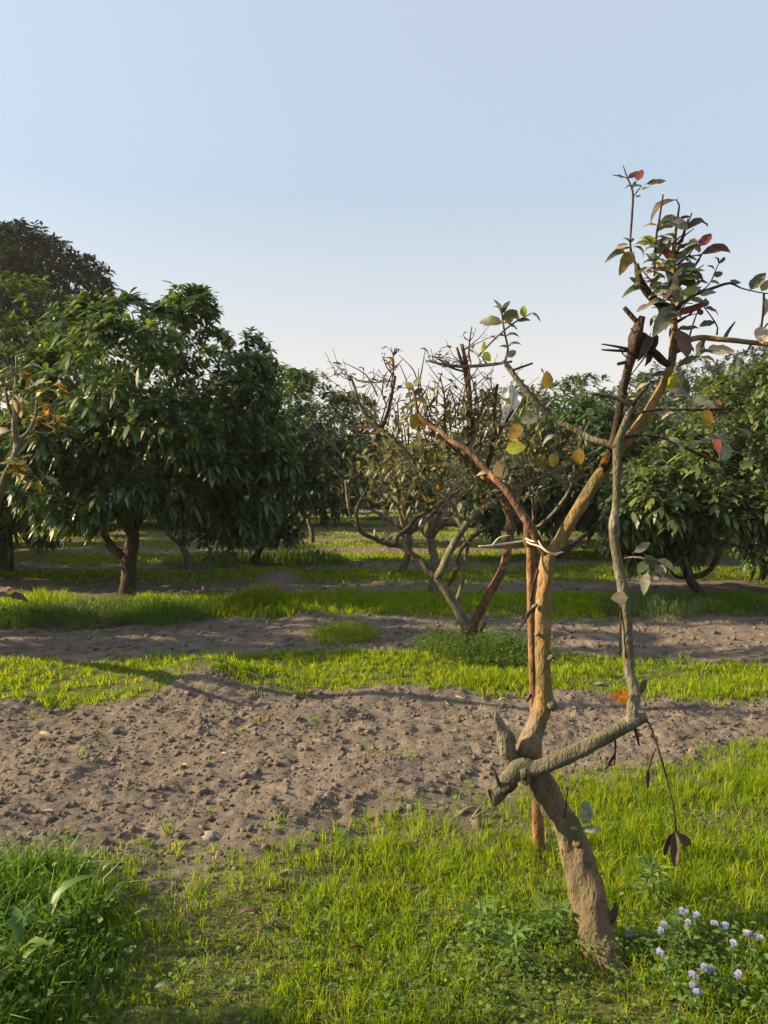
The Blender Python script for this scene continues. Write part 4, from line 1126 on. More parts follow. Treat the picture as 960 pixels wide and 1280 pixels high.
limb2([(498, 683, 6.7, 2.6), (497, 672, 6.7, 2.6), (510, 660, 6.75, 2.6), (523, 645, 6.8, 2.4), (549, 630, 6.85, 2.2), (575, 612, 6.9, 1.6)], M['bark_dark'], 8, seed=114, bare=0.4)
limb2([(451, 664, 6.7, 2), (440, 650, 6.75, 1.8), (435, 630, 6.8, 1.8), (432, 600, 6.85, 1.4)], M['bark_pale'], 4, seed=115, bare=0.3)
limb2([(578, 660, 6.4, 3.4), (566, 637, 6.45, 3.4), (549, 616, 6.5, 3.4), (532, 600, 6.55, 3.2), (515, 574, 6.6, 3.2), (490, 547, 6.6, 3.2), (471, 532, 6.6, 3), (456, 518, 6.6, 2.8), (448, 501, 6.6, 2.6), (443, 484, 6.6, 2.2), (438, 470, 6.6, 1.6)], M['bark_grey'], 30, OY, seed=116, tmin=0.25)
limb2([(476, 538, 6.6, 2.4), (485, 516, 6.6, 2.4), (490, 493, 6.6, 2), (494, 470, 6.6, 1.6)], M['bark_dark'], 7, ('green', 'grey', 'green', 'red'), seed=117, bare=0.1)
limb2([(494, 472, 6.6, 0.9), (484, 460, 6.58, 0.8), (480, 450, 6.55, 0.7), (478, 445, 6.55, 0.5)], M['bark_dark'], 4, ('yellow', 'green', 'orange'), tl=0.1, seed=118, bare=0)
limb2([(492, 470, 6.6, 0.9), (491, 450, 6.58, 0.8), (494, 435, 6.55, 0.5)], M['bark_dark'], 4, ('green', 'red', 'green'), tl=0.1, seed=119, bare=0)
limb2([(490, 476, 6.6, 0.8), (470, 478, 6.6, 0.7), (452, 477, 6.6, 0.7), (438, 470, 6.6, 0.6), (424, 467, 6.6, 0.5), (412, 471, 6.6, 0.4)], M['bark_dark'], 9, ('green', 'green', 'yellow'), tl=0.12, seed=120, bare=0, tmin=0.1)
limb2([(606, 598, 6.6, 3.2), (612, 572, 6.6, 3.2), (617, 553, 6.62, 3), (619, 532, 6.62, 2.6), (618, 507, 6.6, 2.4), (622, 480, 6.6, 1.6)], M['bark_dark'], 10, OY, seed=121)
limb2([(584, 580, 6.65, 3.2), (586, 556, 6.65, 3.4), (587, 514, 6.62, 3.2), (585, 472, 6.6, 3), (581, 447, 6.58, 2.8), (577, 430, 6.55, 2.4)], M['bark_red'], 12, ('green', 'red', 'yellow', 'green'), seed=122)
limb2([(586, 500, 6.62, 2.4), (582, 470, 6.6, 2.2), (576, 450, 6.58, 2), (571, 434, 6.55, 1.4)], M['bark_dark'], 4, seed=123)
limb2([(586, 552, 6.6, 2.6), (594, 532, 6.58, 2.6), (602, 512, 6.55, 2.2), (606, 490, 6.55, 1.6)], M['bark_red'], 6, seed=124)
limb2([(614, 556, 6.6, 2.4), (622, 540, 6.55, 2.4), (632, 526, 6.5, 2), (642, 512, 6.45, 1.4)], M['bark_dark'], 6, ('orange', 'yellow', 'green'), seed=125)
limb2([(588, 452, 6.55, 1.2), (586, 440, 6.54, 1.1), (588, 420, 6.52, 0.9), (590, 408, 6.5, 0.6)], M['bark_dark'], 2, ('green',), tl=0.1, seed=126)
limb2([(640, 452, 6.3, 1.6), (610, 456, 6.4, 2), (580, 458, 6.5, 2), (555, 456, 6.55, 1.8), (535, 451, 6.6, 1.4)], M['bark_dark'], 8, ('green', 'lime', 'red'), tl=0.2, seed=127)
limb2([(582, 465, 6.55, 1.2), (565, 460, 6.55, 1.4), (550, 450, 6.55, 1.2), (540, 445, 6.55, 0.9)], M['bark_dark'], 3, seed=128, tl=0.2)
limb2([(660, 622, 6.4, 1.8), (690, 608, 6.35, 1.8), (722, 598, 6.3, 1.4), (745, 590, 6.3, 0.9)], M['bark_grey'], 5, ('grey', 'green'), seed=129)
limb2([(622, 560, 6.6, 2), (650, 562, 6.5, 2), (690, 563, 6.45, 1.8), (730, 565, 6.4, 1.4)], M['bark_grey'], 8, ('grey', 'green', 'green'), seed=130)
limb2([(557, 737, MY, 2.6), (570, 715, 6.65, 2.6), (573, 700, 6.7, 2.6), (578, 684, 6.72, 2.4), (600, 665, 6.75, 2.2), (622, 655, 6.8, 1.6)], M['bark_dark'], 5, ('green', 'grey'), seed=131, bare=0.5)
limb2([(569, 757, 6.6, 3), (576, 735, 6.7, 3), (580, 712, 6.75, 2.8), (583, 690, 6.78, 2.4), (590, 668, 6.8, 1.8)], M['bark_grey'], 4, ('green',), seed=132, bare=0.4)
limb2([(500, 560, 6.7, 1.6), (480, 545, 6.7, 1.4), (450, 540, 6.7, 1.2), (430, 535, 6.7, 0.8)], M['bark_dark'], 8, OY, seed=133, tl=0.2, bare=0.05)
limb2([(545, 560, 6.6, 1.8), (540, 535, 6.55, 1.6), (533, 515, 6.5, 1.4), (545, 495, 6.5, 1.0)], M['bark_dark'], 9, OY, seed=134, tl=0.26, bare=0.05)
limb2([(560, 560, 6.6, 1.8), (556, 530, 6.55, 1.6), (556, 500, 6.5, 1.2), (550, 470, 6.5, 0.8)], M['bark_dark'], 9, OY, seed=135, tl=0.26, bare=0.05)
for i in range(80):
    px, py, yy = random.triangular(450, 640, 560), random.triangular(460, 590, 535), 6.55 + random.uniform(-0.3, 0.3)
    dx, dy = random.gauss(0, 17), random.uniform(12, 46)
    branch_px('twig', T2, [(px - dx * 0.2, py + 14, yy, 1.0), (px + dx * 0.3 + random.uniform(-4, 4), py - dy * 0.45, yy, 0.8), (px + dx, py - dy, yy + random.uniform(-0.1, 0.1), 0.45)], M['bark_dark'] if i % 3 else M['bark_red'], 5, 0.08, 0.1, 600 + i)
branch_px('stub', T2, [(593, 790, MY, 4), (602, 784, 6.5, 3.4), (604, 777, 6.5, 2)], M['bark_dark'], 7, 0.02, 0.2, 140)

# torn white fruit bag
bb = P(636, 500, 6.45)
BG = empty('fruit_bag', bb, 'torn white fruit bag hanging among the forked guava branches', 'bag')
nu, nv = 9, 12
V = []
for j in range(nv + 1):
    t = j / nv
    for i in range(nu + 1):
        s = i / nu
        w = (0.045 + 0.045 * math.sin(math.pi * min(1, t * 1.2)) - 0.03 * t)
        V.append(((s - 0.5) * 2 * w + 0.03 * math.sin(t * 4) - 0.03 * t, 0.035 * math.sin(s * 9 + t * 5) + 0.02 * math.sin(t * 11), 0.12 - 0.34 * t * (0.9 + 0.12 * math.sin(s * 13)) ))
F = [(j * (nu + 1) + i, j * (nu + 1) + i + 1, (j + 1) * (nu + 1) + i + 1, (j + 1) * (nu + 1) + i) for j in range(nv) for i in range(nu)]
obj('film', mesh_quads('film', np.array(V), F, M['bag']), BG)
branch_px('knot', BG, [(637, 490, 6.45, 3), (637, 485, 6.45, 2), (638, 478, 6.45, 1)], M['bag'], 6, 0.02, 0.3, 141)


def guava_random(x, y, h, label, seed, leafcount=0.7, colors=('green', 'grey', 'green', 'lime', 'yellow'), mat='bark_pale', tw=9, group=None, spread=0.75, leafsize=0.085):
    rd = random.Random(seed)
    b = Vector((x, y, gz(x, y) - 0.03))
    root = empty('guava_tree', b, label, 'tree', group)
    ends = []
    top = b + Vector((rd.uniform(-0.15, 0.15), rd.uniform(-0.1, 0.1), h * 0.27))
    obj('trunk', tube_mesh('trunk', [tube_arrays([b, b.lerp(top, 0.5) + Vector((0.05, 0, 0)), top], [0.075, 0.06, 0.055], 9, 0.05, 0.25, seed)], M[mat], b), root)
    for i in range(5):
        a = i * 1.257 + rd.uniform(-0.4, 0.4)
        out = Vector((math.cos(a), math.sin(a), 0))
        p = [top]
        r = [0.045]
        q = top.copy()
        d = (out * spread + Vector((0, 0, 0.8))).normalized()
        for k in range(4):
            d = (d + Vector((rd.uniform(-0.4, 0.4), rd.uniform(-0.4, 0.4), rd.uniform(-0.15, 0.35)))).normalized()
            q = q + d * h * 0.2
            p.append(q.copy())
            r.append(0.045 * (0.72 ** (k + 1)))
        br = obj('branch', tube_mesh('branch', [tube_arrays(p, r, 7, 0.06, 0.2, seed + i)], M[mat], b), root)
        twigs_with_leaves(root, br, p, r, max(3, tw // 3), h * 0.17, leafsize, colors, seed * 10 + i, 0.3, (1, 3), 1 - leafcount, 0.004, M[mat])
        ends += p[2:] + p[3:]
    crown_leaves(root, ends, int(tw * 45 * leafcount), leafsize, M['guava_mix'], seed, h * 0.085)
    return root


def crown_leaves(root, pts, n, size, mat, seed, spread=0.18):
    r = np.random.default_rng(seed)
    pts = np.array([tuple(p) for p in pts])
    k = r.integers(0, len(pts), n)
    off = r.normal(0, 1, (n, 3))
    off *= (spread * 1.9 * r.random(n) ** 0.5 / np.linalg.norm(off, axis=1))[:, None]
    q = pts[k] + off - np.array(root.location)
    o = leaflets('crown', q[:, 0], q[:, 1], q[:, 2], size * r.uniform(0.6, 1.25, n), mat, 0.25, 0.24, wild=True)
    o.parent = root
    return o


M['guava_mix'] = leaf_mat('guava_foliage', [(0.0, (0.07, 0.085, 0.045)), (0.5, (0.11, 0.125, 0.06)), (0.7, (0.17, 0.175, 0.11)), (0.84, (0.15, 0.15, 0.06)), (0.95, (0.25, 0.19, 0.05)), (1.0, (0.28, 0.13, 0.04))], trans=0.35, tcol=(1.25, 1.15, 0.5), rough=0.5)
crown_leaves(T2, [P(random.triangular(440, 640, 545), random.triangular(505, 650, 560), 6.6 + random.uniform(-0.5, 0.5)) for _ in range(60)], 950, 0.08, M['guava_mix'], 77, 0.17)
crown_leaves(T2, [P(random.triangular(600, 740, 660), random.triangular(530, 620, 575), 6.5 + random.uniform(-0.3, 0.3)) for _ in range(40)], 420, 0.08, M['guava_mix'], 78, 0.12)
guava_random(0.66, 10.0, 2.9, 'pale-barked guava tree standing just behind the forked guava', 301, 0.75, ('green', 'grey', 'green', 'lime'), tw=14)
guava_random(0.30, 13.0, 2.6, 'grey-barked guava tree two rows behind the forked guava', 302, 0.75, ('green', 'grey', 'grey'), tw=13, leafsize=0.1)
guava_random(-3.45, 13.1, 1.9, 'small pale-trunked guava under the right-hand boughs of the large lychee tree', 303, 0.6, ('green', 'grey'), tw=5)
guava_random(-1.9, 19.6, 2.6, 'far bare guava tree beside the thick dark trunk', 304, 0.5, ('green', 'grey', 'green'), tw=7, leafsize=0.12)
guava_random(0.55, 21.5, 2.8, 'far leafy guava tree between the orchard rows', 305, 0.8, ('green', 'grey', 'green'), tw=9, leafsize=0.13)
guava_random(2.6, 12.9, 2.7, 'guava tree half hidden behind the thick leaning limb', 306, 0.8, ('green', 'grey', 'grey'), tw=10, leafsize=0.1)

# guava whose boughs reach in at the left
lb = Vector((-4.4, 6.8, gz(-4.4, 6.8) - 0.02))
T3 = empty('guava_tree', lb, 'guava tree with orange and pale leaves whose boughs hang before the lychee crowns', 'tree')
LY = 5.0


def limb3(pts, mat, tw, colors, seed, tl=0.22, tmin=0.5, bare=0.1, leaves=(2, 4)):
    o = branch_px('branch', T3, pts, mat, 8, 0.03, 0.2, seed)
    W = [P(p[0], p[1], p[2]) for p in pts]
    R = [p[3] / FPX * p[2] for p in pts]
    twigs_with_leaves(T3, o, W, R, tw, tl, 0.085, colors, seed, tmin, leaves, bare, mat=M['bark_grey'])
    return o


LC = ('yellow', 'grey', 'grey', 'green', 'lime', 'green', 'green')
branch_px('trunk', T3, [(-122, 822, 6.8, 9.5), (-119, 785, 6.7, 8), (-102, 745, 6.3, 8), (-78, 728, 5.8, 7.5), (-58, 728, 5.35, 7)], M['bark_grey'], 10, 0.03, 0.2, 150)
l3 = limb3([(-60, 730, 5.35, 7), (-40, 690, 5.25, 6.5), (-15, 645, 5.15, 6), (0, 617, 5.05, 5.6), (8, 594, 5.0, 5.2), (17, 575, 5.0, 4.8), (21, 558, 5.0, 4), (18, 527, 5.0, 3.2), (20, 487, 5.0, 2.4), (21, 446, 5.0, 1.6)], M['bark_grey'], 9, LC, 151, tmin=0.6)
limb3([(20, 562, 5.0, 3), (27, 548, 4.98, 2.6), (37, 538, 4.96, 2.4), (44, 521, 4.95, 2), (46, 500, 4.95, 1.4)], M['bark_pale'], 6, ('yellow', 'grey', 'green', 'lime'), 152, tmin=0.3)
limb3([(18, 530, 5.0, 2.4), (10, 505, 5.0, 2), (6, 486, 5.0, 1.4)], M['bark_grey'], 4, ('grey', 'lime', 'green'), 153)
limb3([(36, 540, 4.96, 1.6), (55, 541, 4.95, 1.3), (66, 540, 4.94, 1), (68, 520, 4.94, 0.7)], M['bark_grey'], 5, ('yellow', 'orange', 'green'), 154, tl=0.12)
limb3([(12, 586, 5.0, 2), (25, 590, 4.98, 1.6), (40, 594, 4.96, 1.2), (50, 600, 4.95, 0.8)], M['bark_grey'], 6, ('yellow', 'yellow', 'green'), 155, tl=0.12, tmin=0.3)
limb3([(-60, 735, 5.35, 5), (-40, 738, 5.2, 4), (-20, 742, 5.1, 3), (0, 744, 5.0, 2), (12, 744, 4.98, 1.2)], M['bark_grey'], 4, ('dead', 'red', 'grey'), 156, tl=0.1, tmin=0.7)
for px, py, an, ln, c, s in ((20, 492, 270, 26, 'tan', 'round'), (16, 500, 290, 22, 'tan', 'bent'), (46, 508, 10, 18, 'orange', 'bent'), (45, 496, 40, 20, 'yellow', 'bent'), (66, 482, 340, 24, 'orange', 'curl'), (22, 468, 10, 16, 'orange', 'bent'),
                            (30, 460, 5, 22, 'grey', 'curl'), (12, 538, 185, 22, 'tan', 'bent'), (50, 598, 265, 20, 'yellow', 'bent'), (40, 600, 230, 18, 'yellow', 'round'), (56, 596, 335, 18, 'grey', 'bent'), (40, 470, 235, 18, 'yellow', 'bent'),
                            (12, 744, 350, 18, 'dead', 'round'), (24, 746, 330, 12, 'red', 'bent'), (18, 584, 5, 20, 'grey', 'curl')):
    leaf_px(l3, T3, px, py, 4.97, an, ln, c, s)

# ------------------------------------------------------------------ lychee trees
def spray_variant(tilt, seed, nleaf=12, L_=0.145, W_=0.046, droop=0.36):
    rd = random.Random(seed)
    ax = Vector((math.sin(tilt), 0, math.cos(tilt)))
    e1 = ax.orthogonal().normalized()
    e2 = ax.cross(e1)
    V, T, rn = [], [], []
    for i in range(nleaf):
        a = i * 2.4 + rd.uniform(-0.3, 0.3)
        t = rd.uniform(0.25, 1.0)
        d = (ax * rd.uniform(0.25, 0.9) * (0.4 + 0.6 * t) + (e1 * math.cos(a) + e2 * math.sin(a)) * rd.uniform(0.6, 1.0)).normalized()
        b = ax * 0.10 * t
        ln = L_ * rd.uniform(0.75, 1.2)
        g = Vector((0, 0, -1))
        dr = droop * rd.uniform(0.5, 1.4)
        q1 = b + d * ln * 0.34 + g * ln * dr * 0.10
        q2 = b + d * ln * 0.72 + g * ln * dr * 0.50
        tip = b + d * ln + g * ln * dr
        s = d.cross(Vector((0, 0, 1)))
        if s.length < 0.05:
            s = Vector((1, 0, 0))
        s.normalize()
        up = s.cross(d)
        o = len(V)
        V += [b, q1 + s * W_ * 0.5, q1 - s * W_ * 0.5, q2 + s * W_ * 0.44, q2 - s * W_ * 0.44, tip]
        T += [(o, o + 2, o + 1), (o + 1, o + 2, o + 4), (o + 1, o + 4, o + 3), (o + 3, o + 4, o + 5)]
        r = rd.random()
        rn += [r] * 6
    return np.array([tuple(v) for v in V]), np.array(T), np.array(rn)


SPR = [[spray_variant(math.radians(t), 1000 + 10 * i + k) for k in range(3)] for i, t in enumerate((12, 50, 85))]


def crown_sprays(R, H, nlobe, n, seed, flat=0.6, inner=0.22, extra=()):
    """positions, outward directions: an uneven cloud of lobes filling an ellipsoid (radius R, half height H)"""
    r = np.random.default_rng(seed)
    lob = []
    for i in range(nlobe):
        a = i * 2.39996 + r.uniform(-0.5, 0.5)
        zz = 1 - 1.75 * (i + 0.5) / nlobe
        q = math.sqrt(max(0, 1 - zz * zz))
        k = r.uniform(0.55, 0.76)
        lob.append((q * math.cos(a) * R * k, q * math.sin(a) * R * k, zz * H * k, r.uniform(0.32, 0.46) * min(R, H)))
    lob.append((0, 0, 0, 0.66 * min(R, H)))
    lob.append((0, 0, 0.3 * H, 0.55 * min(R, H)))
    lob += list(extra)
    lob = np.array(lob)
    # boughs: small drooping clumps sitting on the lobes
    nb = int(max(30, 13 * (R * H) ** 0.5 * R * 3.2))
    kk = r.integers(0, len(lob), nb * 6)
    dd = r.normal(size=(nb * 6, 3))
    dd /= np.linalg.norm(dd, axis=1)[:, None]
    cb = lob[kk, :3] + dd * lob[kk, 3:4]
    dist = np.linalg.norm(cb[:, None, :] - lob[None, :, :3], axis=2) / lob[None, :, 3]
    dist[np.arange(len(cb)), kk] = 9
    cb = cb[(dist.min(1) > 0.92)][:nb]
    rb = r.uniform(0.17, 0.33, len(cb)) * R / 1.5
    no = int(n * 0.72)
    k = r.integers(0, len(cb), no)
    d = r.normal(size=(no, 3))
    oc = cb / np.array([R, R, H])
    oc /= np.linalg.norm(oc, axis=1)[:, None] + 1e-6
    d = d + oc[k] * 0.9 + np.array([0, 0, 0.55])
    d /= np.linalg.norm(d, axis=1)[:, None]
    p = cb[k] + d * rb[k][:, None] * np.array([1.15, 1.15, 0.85]) * r.uniform(0.75, 1.1, no)[:, None]
    ni = n - no                                     # sparser leaves deeper inside
    k = r.integers(0, len(lob), ni)
    d2 = r.normal(size=(ni, 3))
    d2 /= np.linalg.norm(d2, axis=1)[:, None]
    p2 = lob[k, :3] + d2 * lob[k, 3:4] * r.uniform(0.45, 0.95, ni)[:, None]
    p, d = np.concatenate([p, p2]), np.concatenate([d, d2])
    ins = np.concatenate([np.zeros(no, bool), np.ones(ni, bool)])
    od = p / np.array([R, R, H])
    od /= np.linalg.norm(od, axis=1)[:, None] + 1e-6
    d = d * 0.85 + od * 0.4 + np.array([0, 0, 0.10])
    d /= np.linalg.norm(d, axis=1)[:, None]
    return p, d, ins


def spray_pick(d, r):
    el = math.degrees(math.asin(max(-1, min(1, d[2]))))
    i = 0 if el > 55 else (1 if el > 5 else 2)
    return i, int(r.integers(0, 3)), math.atan2(d[1], d[0])


def young_amount(p, d, H, r, amt):
    return np.where((r.random(len(p)) < amt) & (d[:, 2] > 0.1), r.uniform(0.4, 1.0, len(p)), np.where(r.random(len(p)) < 0.04, 0.5, 0))


def crown_mesh(name, p, d, r, mat, scale=1.0, young=None):
    Vs, Ts, rn, yg = [], [], [], []
    off = 0
    for i in range(len(p)):
        a, b, az = spray_pick(d[i], r)
        V, T, q = SPR[a][b]
        c, s = math.cos(az), math.sin(az)
        k = scale * r.uniform(0.75, 1.3)
        W = np.stack([V[:, 0] * c - V[:, 1] * s, V[:, 0] * s + V[:, 1] * c, V[:, 2]], 1) * k + p[i]
        Vs.append(W)
        Ts.append(T + off)
        rn.append((q + r.random()) % 1.0)
        yg.append(np.full(len(V), young[i] if young is not None else 0))
        off += len(V)
    return mesh_tris(name, np.concatenate(Vs), np.concatenate(Ts), mat, False, {'rnd': np.concatenate(rn), 'young': np.concatenate(yg)})


SPRAY_ME = {}


def spray_mesh(i, k, y, mat):
    key = (i, k, y, mat)
    if key not in SPRAY_ME:
        V, T, q = SPR[i][k]
        SPRAY_ME[key] = mesh_tris('leaf_spray', V, T, M[mat], False, {'rnd': q, 'young': np.full(len(V), (0, 0.5, 0.9)[y])})
    return SPRAY_ME[key]


CAM = np.array([0, 0, EYE])


def lychee(x, y, crown_c, R, H, n, label, seed, mat='lychee', nlobe=16, single=0, scale=1.0, young=0.14, trunk=None, limbs=None, name='lychee_tree', bark='bark_dark', group=None, inner=0.3, cat='tree', extra=()):
    """crown_c: crown centre (world); trunk / limbs: lists of photo-pixel polylines or None"""
    r = np.random.default_rng(seed)
    rd = random.Random(seed)
    b = Vector((x, y, gz(x, y) - 0.03))
    root = empty(name, b, label, cat, group)
    cc = Vector(crown_c)
    if trunk:
        branch_px('trunk', root, trunk, M[bark], 12, 0.04, 0.2, seed)
        for l in limbs or []:
            branch_px('limb', root, l, M[bark], 9, 0.04, 0.18, seed + 1)
    else:
        fork = b.lerp(Vector((cc.x, cc.y, cc.z - H * 0.8)), 0.9)
        tr = 0.055 * R
        obj('trunk', tube_mesh('trunk', [tube_arrays([b, b.lerp(fork, 0.5) + Vector((rd.uniform(-0.06, 0.06), 0, 0)), fork], [tr * 1.25, tr, tr * 0.95], 9, 0.08, 0.2, seed)], M[bark], b), root)
        for i in range(4):
            a = i * 1.57 + rd.uniform(-0.5, 0.5)
            e = cc + Vector((math.cos(a) * R * 0.6, math.sin(a) * R * 0.6, rd.uniform(-0.1, 0.5) * H))
            m = fork.lerp(e, 0.5) + Vector((math.cos(a) * 0.15 * R, math.sin(a) * 0.15 * R, -0.1 * H))
            obj('limb', tube_mesh('limb', [tube_arrays([fork, m, e], [tr * 0.75, tr * 0.5, tr * 0.2], 7, 0.1, 0.15, seed + i)], M[bark], b), root)
    p, d, ins = crown_sprays(R, H, nlobe, n, seed, inner=inner, extra=extra)
    yg = young_amount(p, d, H, r, young)
    wp = p + np.array(cc)
    rel = wp - np.array(b)
    pick = np.zeros(len(p), bool)
    if single:
        v = CAM - wp
        dist = np.linalg.norm(v, axis=1)
        facing = (v / dist[:, None] * d).sum(1)
        score = facing - 0.02 * dist + np.where(ins, -3, 0) + r.uniform(-0.25, 0.25, len(p))
        pick[np.argsort(-score)[:single]] = True
        for i in np.where(pick)[0]:
            a, k, az = spray_pick(d[i], r)
            yb = 0 if yg[i] < 0.25 else (1 if yg[i] < 0.7 else 2)
            o = bpy.data.objects.new('leaf_spray', spray_mesh(a, k, yb, mat))
            o.location = rel[i]
            o.rotation_euler = (rd.uniform(-0.2, 0.2), rd.uniform(-0.2, 0.2), az)
            s = scale * r.uniform(0.85, 1.35)
            o.scale = (s, s, s)
            col.objects.link(o)
            o.parent = root
    q = ~pick
    me = crown_mesh('crown', rel[q], d[q], r, M[mat], scale, yg[q])
    obj('crown', me, root, kind='stuff')
    return root, me


def at_px(px, py, Y):
    return P(px, py, Y)


# the large dark tree on the left
AY = 9.9
c = at_px(183, 528, AY)
lychee(at_px(160, 750, AY).x, AY, (c.x, AY + 0.1, c.z), 1.5, 1.50, 3300, 'large dark lychee tree with forked trunk standing before the other crowns', 611, nlobe=22, single=300, young=0.16, extra=[(-0.95, 0.1, -1.15, 0.45), (-0.75, -0.4, -1.05, 0.4), (0.85, 0.2, -1.1, 0.45), (1.15, 0.1, -0.75, 0.42), (-1.25, 0, -0.6, 0.42)],
       trunk=[(159, 752, AY, 11), (160, 730, AY, 9), (161, 705, AY, 9.5), (163, 690, AY, 9), (166, 672, AY, 8), (160, 650, AY, 7.5), (155, 620, AY, 6.5), (160, 570, AY, 5), (175, 500, AY, 3)],
       limbs=[[(163, 694, AY, 6), (150, 692, AY, 6), (138, 682, AY, 5.6), (128, 666, AY, 5), (120, 640, AY + 0.05, 4.2), (100, 590, AY + 0.1, 3)], [(163, 668, AY, 6), (180, 640, AY + 0.2, 5), (215, 590, AY + 0.3, 4), (245, 540, AY + 0.3, 2.5)],
              [(158, 640, AY, 5), (165, 600, AY - 0.4, 4), (190, 560, AY - 0.8, 2.5)]])
def lych_px(px, py, Y, R, H, n, label, seed, tx=None, **kw):
    c = at_px(px, py, Y)
    x0 = c.x if tx is None else at_px(tx, 700, Y).x
    return lychee(x0, Y, tuple(c), R, H, n, label, seed, **kw)


lych_px(5, 535, 12.6, 1.95, 2.05, 1700, 'lychee tree with yellow-green tips left of the large dark lychee', 502, young=0.3)
lych_px(338, 575, 14.6, 1.4, 1.75, 1700, 'lychee tree with a low forked trunk right behind the large dark lychee', 503, tx=316, young=0.08)
lych_px(398, 562, 20, 1.5, 1.8, 1000, 'rounded dark lychee tree behind the low-forked lychee', 504, scale=1.25, young=0.05, tx=352)
EYY = 9.8
c = at_px(858, 632, EYY)
lychee(at_px(882, 756, EYY).x, EYY, (c.x, EYY + 0.1, c.z), 1.08, 0.80, 1500, 'small pale lychee tree on a bent trunk with low hanging boughs', 505, mat='lychee_pale', nlobe=18, single=300, young=0.3, inner=0.25,
       trunk=[(884, 760, EYY, 6), (880, 750, EYY, 5), (873, 737, EYY, 5), (864, 728, EYY, 5.4), (860, 716, EYY, 5.4), (859, 695, EYY, 4), (856, 665, EYY, 3.4), (850, 620, EYY, 2)],
       limbs=[[(861, 720, EYY, 3.6), (877, 719, EYY, 3.6), (890, 709, EYY, 3.4), (898, 693, EYY, 3.2), (911, 672, EYY, 3), (925, 650, EYY, 2.6), (940, 615, EYY, 1.8)], [(859, 722, EYY, 2), (848, 722, EYY, 2), (840, 716, EYY - 0.1, 1.6), (834, 706, EYY - 0.1, 1)],
              [(904, 684, EYY, 2), (916, 681, EYY, 1.8), (932, 686, EYY, 1.2), (905, 690, EYY - 0.1, 1)][:3], [(858, 690, EYY, 2.4), (830, 660, EYY + 0.1, 2.2), (795, 640, EYY + 0.1, 1.4)]])
c = at_px(905, 700, 9.55)
lych_px(965, 552, 12.2, 1.35, 1.25, 1200, 'pale lychee tree behind the small bent-trunked lychee', 506, mat='lychee_pale', young=0.3)
lych_px(1010, 640, 10.8, 1.0, 1.0, 900, 'dark low lychee beside the small bent-trunked lychee', 514, young=0.1)
lych_px(702, 560, 19.5, 1.6, 1.8, 1100, 'dark lychee tree seen between the forked guava and the leaning guava', 507, scale=1.2, young=0.1, tx=690)
lych_px(800, 580, 23, 1.6, 1.6, 900, 'lychee tree behind the dead brown snag', 508, scale=1.3, mat='lychee_pale', young=0.1)
lych_px(968, 545, 19, 1.6, 1.7, 900, 'pale lychee tree above the small bent-trunked lychee', 515, scale=1.25, mat='lychee_pale', young=0.2)

# far rows share crowns
def copy_tree(o, loc, rz, sc):
    c = o.copy()
    col.objects.link(c)
    c.location = loc
    c.rotation_euler = (0, 0, rz)
    c.scale = (sc, sc, sc)
    for ch in o.children:
        k = ch.copy()
        col.objects.link(k)
        k.parent = c
    return c


FARL, FARG = 'dark round lychee tree in the far orchard rows', 'far lychee rows'
protos = []
far_spots = []
rdf = random.Random(5)
for Y, n in ((26.5, 9), (30, 10), (36, 11), (44, 12), (54, 13)):
    for i in range(n):
        xx = (i - (n - 1) / 2) * Y * 1.3 / n + rdf.uniform(-0.6, 0.6)
        if Y < 29 and -0.7 < xx < 2.0:
            continue
        far_spots.append((xx, Y + rdf.uniform(-0.5, 0.5)))
for i, (xx, yy) in enumerate(far_spots):
    if i < 3:
        o, _ = lychee(xx, yy, (xx, yy, gz(xx, yy) + 1.95), 1.75, 1.6, 700, FARL, 520 + i, scale=1.6, young=0.05, group=FARG, nlobe=13)
        protos.append(o)
    else:
        copy_tree(protos[i % 3], (xx, yy, gz(xx, yy) - 0.03), rdf.uniform(0, 6.28), rdf.uniform(0.82, 1.12))

# tall trees
def tall(px, py, Y, R, H, n, label, seed, **kw):
    c = at_px(px, py, Y)
    return lychee(c.x, Y, tuple(c), R, H, n, label, seed, name='tall_tree', mat='far_leaf', young=0, **kw)


tall(28, 378, 31, 2.9, 2.75, 2500, 'tall dark broad-crowned tree rising behind the lychee crowns', 541, scale=2.0, nlobe=22, inner=0.1)
tall(-75, 420, 33, 3.0, 3.0, 900, 'tall dark tree beside the broad-crowned one', 542, scale=1.9, nlobe=18)
HL, HG = 'tall hazy tree on the wooded rise beyond the orchard', 'trees on the wooded rise'
for i, (px, py, Y, R, H) in enumerate(((850, 508, 72, 4.2, 4.2), (905, 512, 78, 4.6, 4.2), (800, 525, 75, 4.5, 3.8), (755, 545, 80, 4.5, 3.6), (948, 500, 70, 4.4, 4.6), (995, 500, 74, 5, 5), (700, 560, 84, 4.5, 3.2), (876, 528, 66, 3.6, 3.2), (640, 572, 88, 4.5, 3), (560, 580, 90, 5, 2.8), (470, 582, 90, 5, 2.8), (820, 540, 64, 3.2, 3))):
    tall(px, py, Y, R, H, 380, HL, 560 + i, scale=4.0, nlobe=13, group=HG)

# trees of the same rows just left of the frame: their long shade falls across the beds
lychee(-4.7, 0.95, (-4.7, 0.95, 1.75), 1.0, 1.2, 420, 'lychee tree left of the lush grass clump at the end of the near strip', 581)
lychee(-6.2, 7.5, (-6.2, 7.5, 2.2), 1.25, 1.6, 800, 'lychee tree standing between the two guava-lined strips left of the tilled bed', 582)

